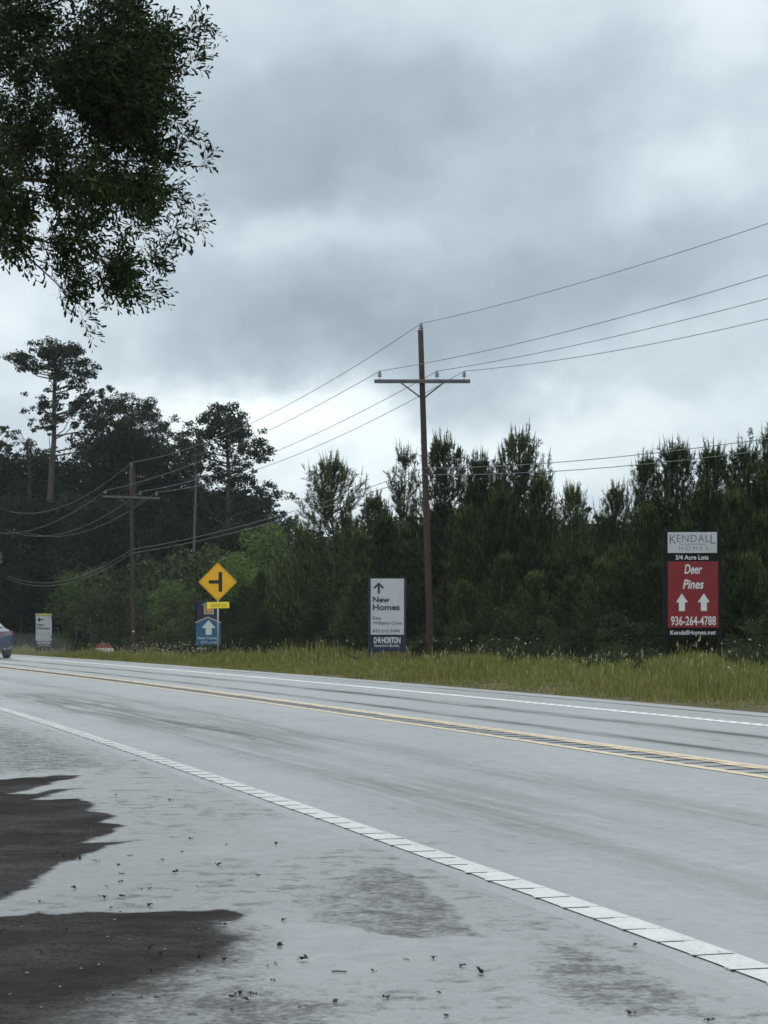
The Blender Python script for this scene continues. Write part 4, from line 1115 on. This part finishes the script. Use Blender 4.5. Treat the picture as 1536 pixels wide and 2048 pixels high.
def car():
    s0 = 0; # placed in the far lane, pointing away along the road
    bestd = None
    for s in np.arange(35, 80, .25):
        X, Y = st(s, 1.75); X = float(X); Y = float(Y)
        if Y > 66.0: break
    h = float(np.interp(s, _s, _h)); right = np.array([math.cos(h), math.sin(h)])
    # rear right corner sits at photo x = 27
    cx_ = (27 - CX) / F * (Y - .2) - 1.72
    e = empty('car', (cx_, Y + 2.0, 0), h + math.pi / 2 - math.pi / 2)
    tag(e, 'blue sedan driving away in the far lane at the left edge of the photo', 'car')
    L, W, Ht = 4.55, .89, 1.30
    # stations along y (front = +y): y, half width at sill, belt height, roof height (0 = none), roof half width
    ys = [-2.27, -2.20, -1.95, -1.55, -1.05, -.6, 0, .55, .95, 1.45, 1.9, 2.18, 2.27]
    belt = [.70, .86, .94, .95, .94, .93, .91, .90, .88, .84, .76, .64, .52]
    roof = [.70, .86, .955, 1.00, 1.20, 1.28, 1.30, 1.24, 1.05, .86, .77, .65, .53]
    wid = [.78, .84, .87, .89, .89, .89, .89, .89, .89, .89, .87, .80, .70]
    rw = [.70, .74, .74, .70, .60, .57, .58, .60, .66, .74, .74, .68, .58]
    V = []; n = 0
    for y, bz, rz_, wx, rx in zip(ys, belt, roof, wid, rw):
        lo = .22 if abs(y) < 2.1 else .30
        half = [(0, lo), (wx * .85, lo), (wx * .97, lo + .10), (wx, .50), (wx * .985, bz - .10), (wx * .93, bz - .01), (rx + (wx * .93 - rx) * .35, bz + (rz_ - bz) * .6), (rx, rz_ - .035 * (rz_ > bz + .1)), (rx * .6, rz_), (0, rz_ + .008)]
        ring = half + [(-a, c) for a, c in half[-2:0:-1]]; n = len(ring); V += [(a, y, c) for a, c in ring]
    Fs = [(i * n + j, i * n + (j + 1) % n, (i + 1) * n + (j + 1) % n, (i + 1) * n + j) for i in range(len(ys) - 1) for j in range(n)]
    Fs += [tuple(range(n))[::-1], tuple((len(ys) - 1) * n + j for j in range(n))]
    mb = MB(); mb.add(V, Fs, 0, True); body = mb.build('body', M_CARB, e); sb = body.modifiers.new('sub', 'SUBSURF'); sb.levels = 2; sb.render_levels = 2
    def quad(name, pts, m_, par=e, th=.012):
        mbq = MB(); P4 = [np.array(p) for p in pts]; nn = np.cross(P4[1] - P4[0], P4[2] - P4[0]); nn /= np.linalg.norm(nn)
        kq = len(P4); mbq.add([*[p + nn * th for p in P4], *[p - nn * .03 for p in P4]], [tuple(range(kq)), tuple(range(2 * kq - 1, kq - 1, -1))] + [(i, kq + i, kq + (i + 1) % kq, (i + 1) % kq) for i in range(kq)])
        return mbq.build(name, m_, par, .006)
    quad('rear_window', [(-.62, -1.60, 1.01), (.62, -1.60, 1.01), (.54, -.98, 1.235), (-.54, -.98, 1.235)], M_GLASS, th=.02)
    quad('windscreen', [(.66, 1.02, 1.03), (-.66, 1.02, 1.03), (-.56, .5, 1.255), (.56, .5, 1.255)], M_GLASS, th=.02)
    for sg in (-1, 1):
        pts = [(sg * .80, -1.15, .975), (sg * .80, .80, .945), (sg * .63, .40, 1.20), (sg * .61, -.55, 1.235), (sg * .635, -.95, 1.17)]
        quad('side_window', pts if sg > 0 else pts[::-1], M_GLASS, th=.015)
        quad('tail_light', [(sg * .42, -2.235, .74), (sg * .86, -2.10, .76), (sg * .86, -2.06, .90), (sg * .42, -2.19, .87)] if sg > 0 else [(sg * .86, -2.10, .76), (sg * .42, -2.235, .74), (sg * .42, -2.19, .87), (sg * .86, -2.06, .90)], M_TAIL, th=.03)
        quad('headlight', [(sg * .86, 2.02, .58), (sg * .48, 2.22, .56), (sg * .48, 2.16, .68), (sg * .86, 1.95, .72)] if sg > 0 else [(sg * .48, 2.22, .56), (sg * .86, 2.02, .58), (sg * .86, 1.95, .72), (sg * .48, 2.16, .68)], M_HEAD, th=.03)
        mbm = MB(); mbm.box((sg * .97, .72, .98), (.16, .09, .11)); mbm.build('door_mirror', M_CARB, e, .02)
        for yy in (-1.35, 1.42):
            mbw = MB(); mbw.lathe([(.20, -.11), (.30, -.11), (.325, -.08), (.325, .08), (.30, .11), (.20, .11)], (sg * .80, yy, .325), 28, 0, 'x'); wh = mbw.build('wheel', M_TYRE, e)
            mbr = MB(); mbr.lathe([(0, sg * .085), (.06, sg * .085), (.08, sg * .06), (.18, sg * .075), (.205, sg * .10), (.205, -sg * .1)], (sg * .80, yy, .325), 20, 0, 'x'); mbr.build('rim', M_RIM, wh)
    mb = MB(); mb.box((0, -2.235, .36), (1.2, .12, .16)); mb.build('rear_diffuser', M_TRIM, e, .02)
    quad('number_plate', [(-.16, -2.265, .56), (.16, -2.265, .56), (.16, -2.24, .71), (-.16, -2.24, .71)], M_PLATE, th=.015)
    for sg in (-1, 1): mb = MB(); mb.tube([(sg * .55, -2.15, .30), (sg * .55, -2.31, .30)], .035, 10); mb.build('exhaust', M_RIM, e)


car()

# ------------------------------------------------------------------ oak overhanging from the left
def oak():
    g = np.random.default_rng(404); rd = random.Random(404); k0 = 1 / F
    ZC = 14.0
    base = np.array([-6.6, 15.5, 0.0]); base[2] = -.03
    e = empty('oak_tree', base); tag(e, 'leafy oak hanging into the top left of the photo over the wet shoulder', 'tree')
    # foliage masses: (photo x, y, radius px, density); the first rows are in view, the rest carry the crown on outside the frame
    M_ = [(40, 40, 70, 1), (130, 55, 75, 1), (215, 60, 55, .9), (60, 120, 60, 1), (150, 135, 80, 1.3), (240, 120, 75, 1.3), (300, 120, 60, 1), (340, 100, 35, .7), (330, 170, 50, .9), (110, 190, 45, 1), (190, 200, 75, 1.4), (260, 210, 75, 1.4), (310, 225, 50, 1),
          (50, 150, 25, .5), (25, 215, 35, .7), (75, 225, 30, .8), (200, 255, 50, 1.2), (260, 265, 50, 1.1), (35, 275, 45, 1.2), (100, 295, 50, 1), (170, 310, 55, 1.1), (240, 310, 50, 1.1), (300, 300, 50, .8), (345, 310, 30, .6),
          (30, 330, 35, 1), (100, 350, 40, .8), (160, 370, 50, 1.1), (230, 375, 48, 1.2), (290, 375, 38, 1.2), (325, 385, 22, .8), (20, 400, 35, .9), (70, 410, 32, .9), (130, 425, 42, 1.1), (190, 435, 42, 1.1), (250, 440, 40, 1), (300, 430, 30, .8),
          (15, 470, 30, .8), (60, 470, 28, .7), (110, 480, 34, 1), (165, 490, 34, .9), (220, 490, 34, 1), (265, 480, 28, .9), (290, 500, 20, .6), (105, 530, 30, .9), (150, 545, 28, .7), (215, 540, 32, 1), (250, 530, 26, .9), (240, 575, 26, .9), (285, 575, 22, .8), (265, 595, 14, .6),
          (110, 565, 22, .8), (135, 580, 22, .7), (170, 600, 20, .7), (185, 622, 18, .8), (165, 635, 10, .5), (200, 570, 20, .6), (15, 500, 16, .5),
          (410, 62, 14, .35), (385, 80, 18, .5), (395, 130, 18, .5), (365, 90, 25, .5), (370, 140, 28, .6), (270, 30, 28, .45), (240, 20, 40, .6), (380, 165, 16, .4), (370, 215, 20, .4), (350, 240, 22, .5), (380, 285, 14, .5), (370, 330, 26, .5), (400, 325, 16, .45), (415, 335, 9, .5), (345, 400, 18, .5), (365, 405, 12, .35), (398, 434, 8, .6), (325, 445, 18, .45), (350, 465, 12, .5), (365, 468, 8, .4), (300, 520, 20, .5), (325, 515, 11, .5), (305, 580, 12, .5), (45, 522, 8, .4), (330, 55, 14, .3)]
    M_ += [(-15, 40, 60, 1.2), (-20, 130, 55, 1.1), (5, 160, 30, .9), (-25, 300, 55, 1.2), (-20, 370, 45, 1.1), (-20, 430, 45, 1.1), (-10, 245, 25, .6), (-20, 480, 30, .8), (-70, 200, 70, .8), (-80, 60, 80, .9), (-80, 400, 70, .8)]
    off = []
    for i in range(120):
        off.append((rd.uniform(-900, -30), rd.uniform(-700, 470) + 0, rd.uniform(70, 120), .28))
    for i in range(60): off.append((rd.uniform(-30, 300), rd.uniform(-700, -60), rd.uniform(70, 110), .3))
    tw = MB(); spB, spD, spL = [], [], []
    for q, (x, y, r, dn) in enumerate(M_ + off):
        if q < len(M_) and x > 200: x -= (x - 200) * (.24 if r > 22 else .06); y -= 8
        Zc = ZC + g.uniform(-1.6, 1.8) if r > 22 else ZC + g.uniform(-.6, .6)
        c = P(x, y, Zc) - base; rm = r * Zc * k0; inf = q < len(M_)
        n = int(dn * (r ** 1.75) * (.125 if inf else .016) + 3)
        # the spray points outward from the limb side (left) and droops
        for _ in range(n):
            p = c + rand_dirs(1, g)[0] * rm * np.array([1, 1.6, 1]) * g.random() ** .6 * (1.12 if r > 22 else 1)
            vn = float(vnoise(p[0] * 5.5 + 40, p[2] * 5.5 + 9 + p[1] * 1.2)) * .65 + float(vnoise(p[0] * 13, p[2] * 13)) * .35
            if inf and r > 15 and vn < (.44 if dn < 1.15 else .26): continue
            d = np.array([.8, g.normal() * .6, g.normal() * .55 - .05 + (.3 if y < 350 else -.35)]) + g.normal(size=3) * .35; d /= np.linalg.norm(d)
            spB.append(p); spD.append(d); spL.append(g.uniform(.10, .20))
    spB, spD, spL = np.array(spB), np.array(spD), np.array(spL); n = len(spB); per = 9; N = n * per
    f = np.tile(np.linspace(.15, 1, per), n); B = np.repeat(spB, per, 0) + np.repeat(spD * spL[:, None], per, 0) * f[:, None]
    Dd = np.repeat(spD, per, 0); rdv = rand_dirs(N, g); rdv -= (rdv * Dd).sum(1)[:, None] * Dd; rdv /= np.linalg.norm(rdv, axis=1)[:, None] + 1e-9
    d = Dd * (.55 + .4 * g.random(N))[:, None] + rdv * .75 + np.array([0, 0, -.12]); d /= np.linalg.norm(d, axis=1)[:, None]
    ln = (.042 + .027 * g.random(N))[:, None]; w_ = np.cross(d, rand_dirs(N, g)); w_ /= np.linalg.norm(w_, axis=1)[:, None] + 1e-9; w_ *= ln * .15
    nn = np.cross(d, w_); nn /= np.linalg.norm(nn, axis=1)[:, None] + 1e-9
    pts = [B, B + d * ln * .45 + w_ * .55, B + d * ln * .82 + w_ + nn * ln * .05, B + d * ln + nn * ln * -.06, B + d * ln * .82 - w_ + nn * ln * .05, B + d * ln * .45 - w_ * .55]
    V = np.stack(pts, 1).reshape(-1, 3); K = np.arange(len(V)).reshape(-1, 6)
    print('oak leaves', N)
    link('crown', npmesh('crown', V, K, 6), M_OAK, e)
    # twigs: a slim triangle strip each
    a = spB - spD * .07; b_ = spB + spD * spL[:, None]; sdv = np.cross(spD, [0, 0, 1.]); sdv /= np.linalg.norm(sdv, axis=1)[:, None] + 1e-9
    tv_ = np.stack([a - sdv * .0018, a + sdv * .0018, b_], 1).reshape(-1, 3)
    link('twigs', npmesh('twigs', tv_, np.arange(len(tv_)).reshape(-1, 3), 3), M_BARK, e)
    # trunk and limbs
    tr = MB(); tr.tube([(0, 0, -.3), (.05, 0, .4), (.12, 0, 1.6), (.3, -.05, 3.0), (.55, -.1, 4.4), (.6, 0, 6.2), (.5, .1, 8.0)], [.36, .27, .235, .22, .19, .13, .05], 16)
    tr.build('trunk', M_BARK, e)
    roots = [np.array([.3, -.05, 3.0]), np.array([.45, -.08, 3.8]), np.array([.55, -.1, 4.4]), np.array([.6, 0, 5.2]), np.array([.6, 0, 6.2])]
    limb_targets = [[(-700, 520), (-350, 470), (-60, 455), (120, 490), (220, 540), (290, 580)], [(-700, 300), (-300, 320), (0, 300), (90, 285), (150, 262), (260, 210), (360, 140), (400, 75)],
                    [(-600, 350), (-200, 390), (0, 375), (90, 392), (200, 430), (290, 460), (360, 468)], [(-500, 60), (-150, 120), (60, 110), (180, 60), (300, 50)],
                    [(-300, 330), (-50, 420), (40, 500), (90, 545), (150, 600), (190, 640)], [(-200, 300), (80, 300), (200, 320), (320, 325), (420, 335)], [(-100, 350), (150, 365), (300, 385), (360, 405), (398, 432)], [(-600, -300), (-200, -250), (100, -200), (250, -100)]]
    for i, lt in enumerate(limb_targets):
        zs = ZC + .3 * math.sin(i * 2.1); pp = [roots[min(i % 5, 4)]] + [P(x, y, zs + (15.3 - zs) * max(0, (100 - x) / 900)) - base for x, y in lt]
        lb = MB(); lb.tube(pp, np.linspace(1, .03, len(pp)) ** 2.2 * (.034 if i != 1 else .040) + .002, 7); lb.build('limb', M_BARK, e)


oak()

# ------------------------------------------------------------------ litter on the shoulder
M_LIT = mat('dark_litter', (.012, .012, .010), .7, .4, 60); M_PEB = mat('pale_pebble', (.15, .14, .13), .7, .3, 60)
lit = []
for sd_i in range(5):
    g = np.random.default_rng(500 + sd_i); V = []
    for q in range(6):
        a = g.random() * 6.28; c = g.normal(size=3) * np.array([.009, .009, 0]) + np.array([0, 0, .006 + .008 * g.random()]); d = rand_dirs(1, g)[0] * np.array([1, 1, .6]); s_ = np.cross(d, rand_dirs(1, g)[0]); s_ /= np.linalg.norm(s_)
        ln = .008 + .012 * g.random(); V += [c - d * ln, c + s_ * ln * .45, c + d * ln, c - s_ * ln * .45]
    V = np.array(V); V[:, 2] = np.maximum(V[:, 2], .001); lit.append(npmesh('leaf_litter', V, np.arange(len(V)).reshape(-1, 4), 4))
for m_ in lit: m_.materials.append(M_LIT)
twm = MB(); twm.tube([(-.03, 0, .003), (0, .004, .004), (.03, -.002, .003)], .0028, 5); twm = twm.mesh('twig'); twm.materials.append(M_LIT)
pebs = []
for q in range(3):
    g = np.random.default_rng(600 + q); mbp = MB(); mbp.lathe([(0, 0), (.008, .001), (.011, .005), (.007, .010), (0, .011)], (0, 0, 0), 8); mbp.v = [tuple(np.array(v) * (1 + .25 * g.random(3))) for v in mbp.v]; pe = mbp.mesh('pebble'); pe.materials.append(M_PEB); pebs.append(pe)
rd = random.Random(88)
known = [(82, 1806), (302, 1813), (244, 1796), (205, 1797), (193, 1727), (238, 1731), (260, 1712), (516, 1753), (552, 1689), (318, 1909), (448, 1852), (569, 1842), (606, 1922), (678, 1945), (557, 1894), (481, 1990), (489, 2002), (464, 1998), (506, 1990), (673, 2005), (813, 1920), (867, 1919), (923, 1934), (961, 1947), (1272, 1891), (1259, 2029), (146, 1778), (243, 1748), (160, 1719), (232, 1591), (340, 1602), (440, 1731), (350, 1747), (383, 1679), (453, 1690), (1420, 2046)]
n_ = 0
for i in range(100):
    if i < len(known): px, py = known[i]
    else: px, py = rd.uniform(0, 1000), 1600 + 440 * rd.random() ** .8
    if i >= len(known) and px > 200 + (py - 1560) * 1.6: continue
    X, Y = gpt((px, py)); o = bpy.data.objects.new('leaf_litter', lit[i % 5] if i % 7 != 6 else twm); COL.objects.link(o)
    if i % 7 == 6: o.name = 'twig'
    o.location = (X, Y, .001); o.rotation_euler = (0, 0, rd.random() * 6.28); sc = (rd.uniform(.5, .95) if i < len(known) else rd.uniform(.3, .6)); o.scale = (sc,) * 3
    tag(o, 'short dark twig lying on the wet shoulder' if i % 7 == 6 else 'small dark crumpled leaf bit lying on the wet shoulder', 'twig' if i % 7 == 6 else 'leaf litter', 'twigs on the shoulder' if i % 7 == 6 else 'leaf bits scattered on the shoulder')
for i, (px, py) in enumerate([(81, 1906), (162, 1939), (54, 1948), (198, 1931), (215, 1875), (229, 1841), (398, 1858), (227, 1989), (174, 2002), (82, 2016), (97, 1637), (182, 1664), (26, 1656), (43, 1855), (395, 1942), (260, 1880), (120, 1975), (330, 1900), (20, 1990)]):
    X, Y = gpt((px, py)); o = bpy.data.objects.new('pebble', pebs[i % 3]); COL.objects.link(o); o.location = (X, Y, .0); o.rotation_euler = (0, 0, i); o.scale = (rd.uniform(.25, .55),) * 3
    tag(o, 'tiny pale pebble on the dark asphalt patch', 'pebble', 'pale pebbles on the dry asphalt')

# spray thrown up behind the car
mb = MB(); c = P(45, 1302, 63.0); rings = [(math.sin(a), -math.cos(a)) for a in np.linspace(0, math.pi, 13)]
mb.lathe([(r_, z_) for r_, z_ in rings], (0, 0, 0), 24); mb.v = [(v[0] * 1.6 + c[0], v[1] * 3.4 + c[1], v[2] * .42 + .46) for v in mb.v]
ms = bpy.data.materials.new('spray'); ms.use_nodes = True; t = ms.node_tree; t.nodes.clear()
pv = nd(t, 'ShaderNodeVolumePrincipled'); pv.inputs['Color'].default_value = (.9, .94, .96, 1); pv.inputs['Density'].default_value = .010
om = nd(t, 'ShaderNodeOutputMaterial'); t.links.new(pv.outputs[0], om.inputs['Volume'])
o = mb.build('road_spray', ms); tag(o, 'faint mist of spray over the wet road behind the blue car', 'spray', kind='stuff')

# ------------------------------------------------------------------ haze
hz = MB(); hz.box((0, 210, 16.5), (640, 620, 35.6)); mh = bpy.data.materials.new('damp_air'); mh.use_nodes = True; t = mh.node_tree; t.nodes.clear()
pv = nd(t, 'ShaderNodeVolumePrincipled'); pv.inputs['Color'].default_value = (.82, .90, .95, 1); pv.inputs['Density'].default_value = .00018; pv.inputs['Anisotropy'].default_value = .2
om = nd(t, 'ShaderNodeOutputMaterial'); t.links.new(pv.outputs[0], om.inputs['Volume'])
o = hz.build('haze', mh); tag(o, 'thin damp haze in the air over the road and trees', 'haze', kind='stuff'); o.display_type = 'WIRE'
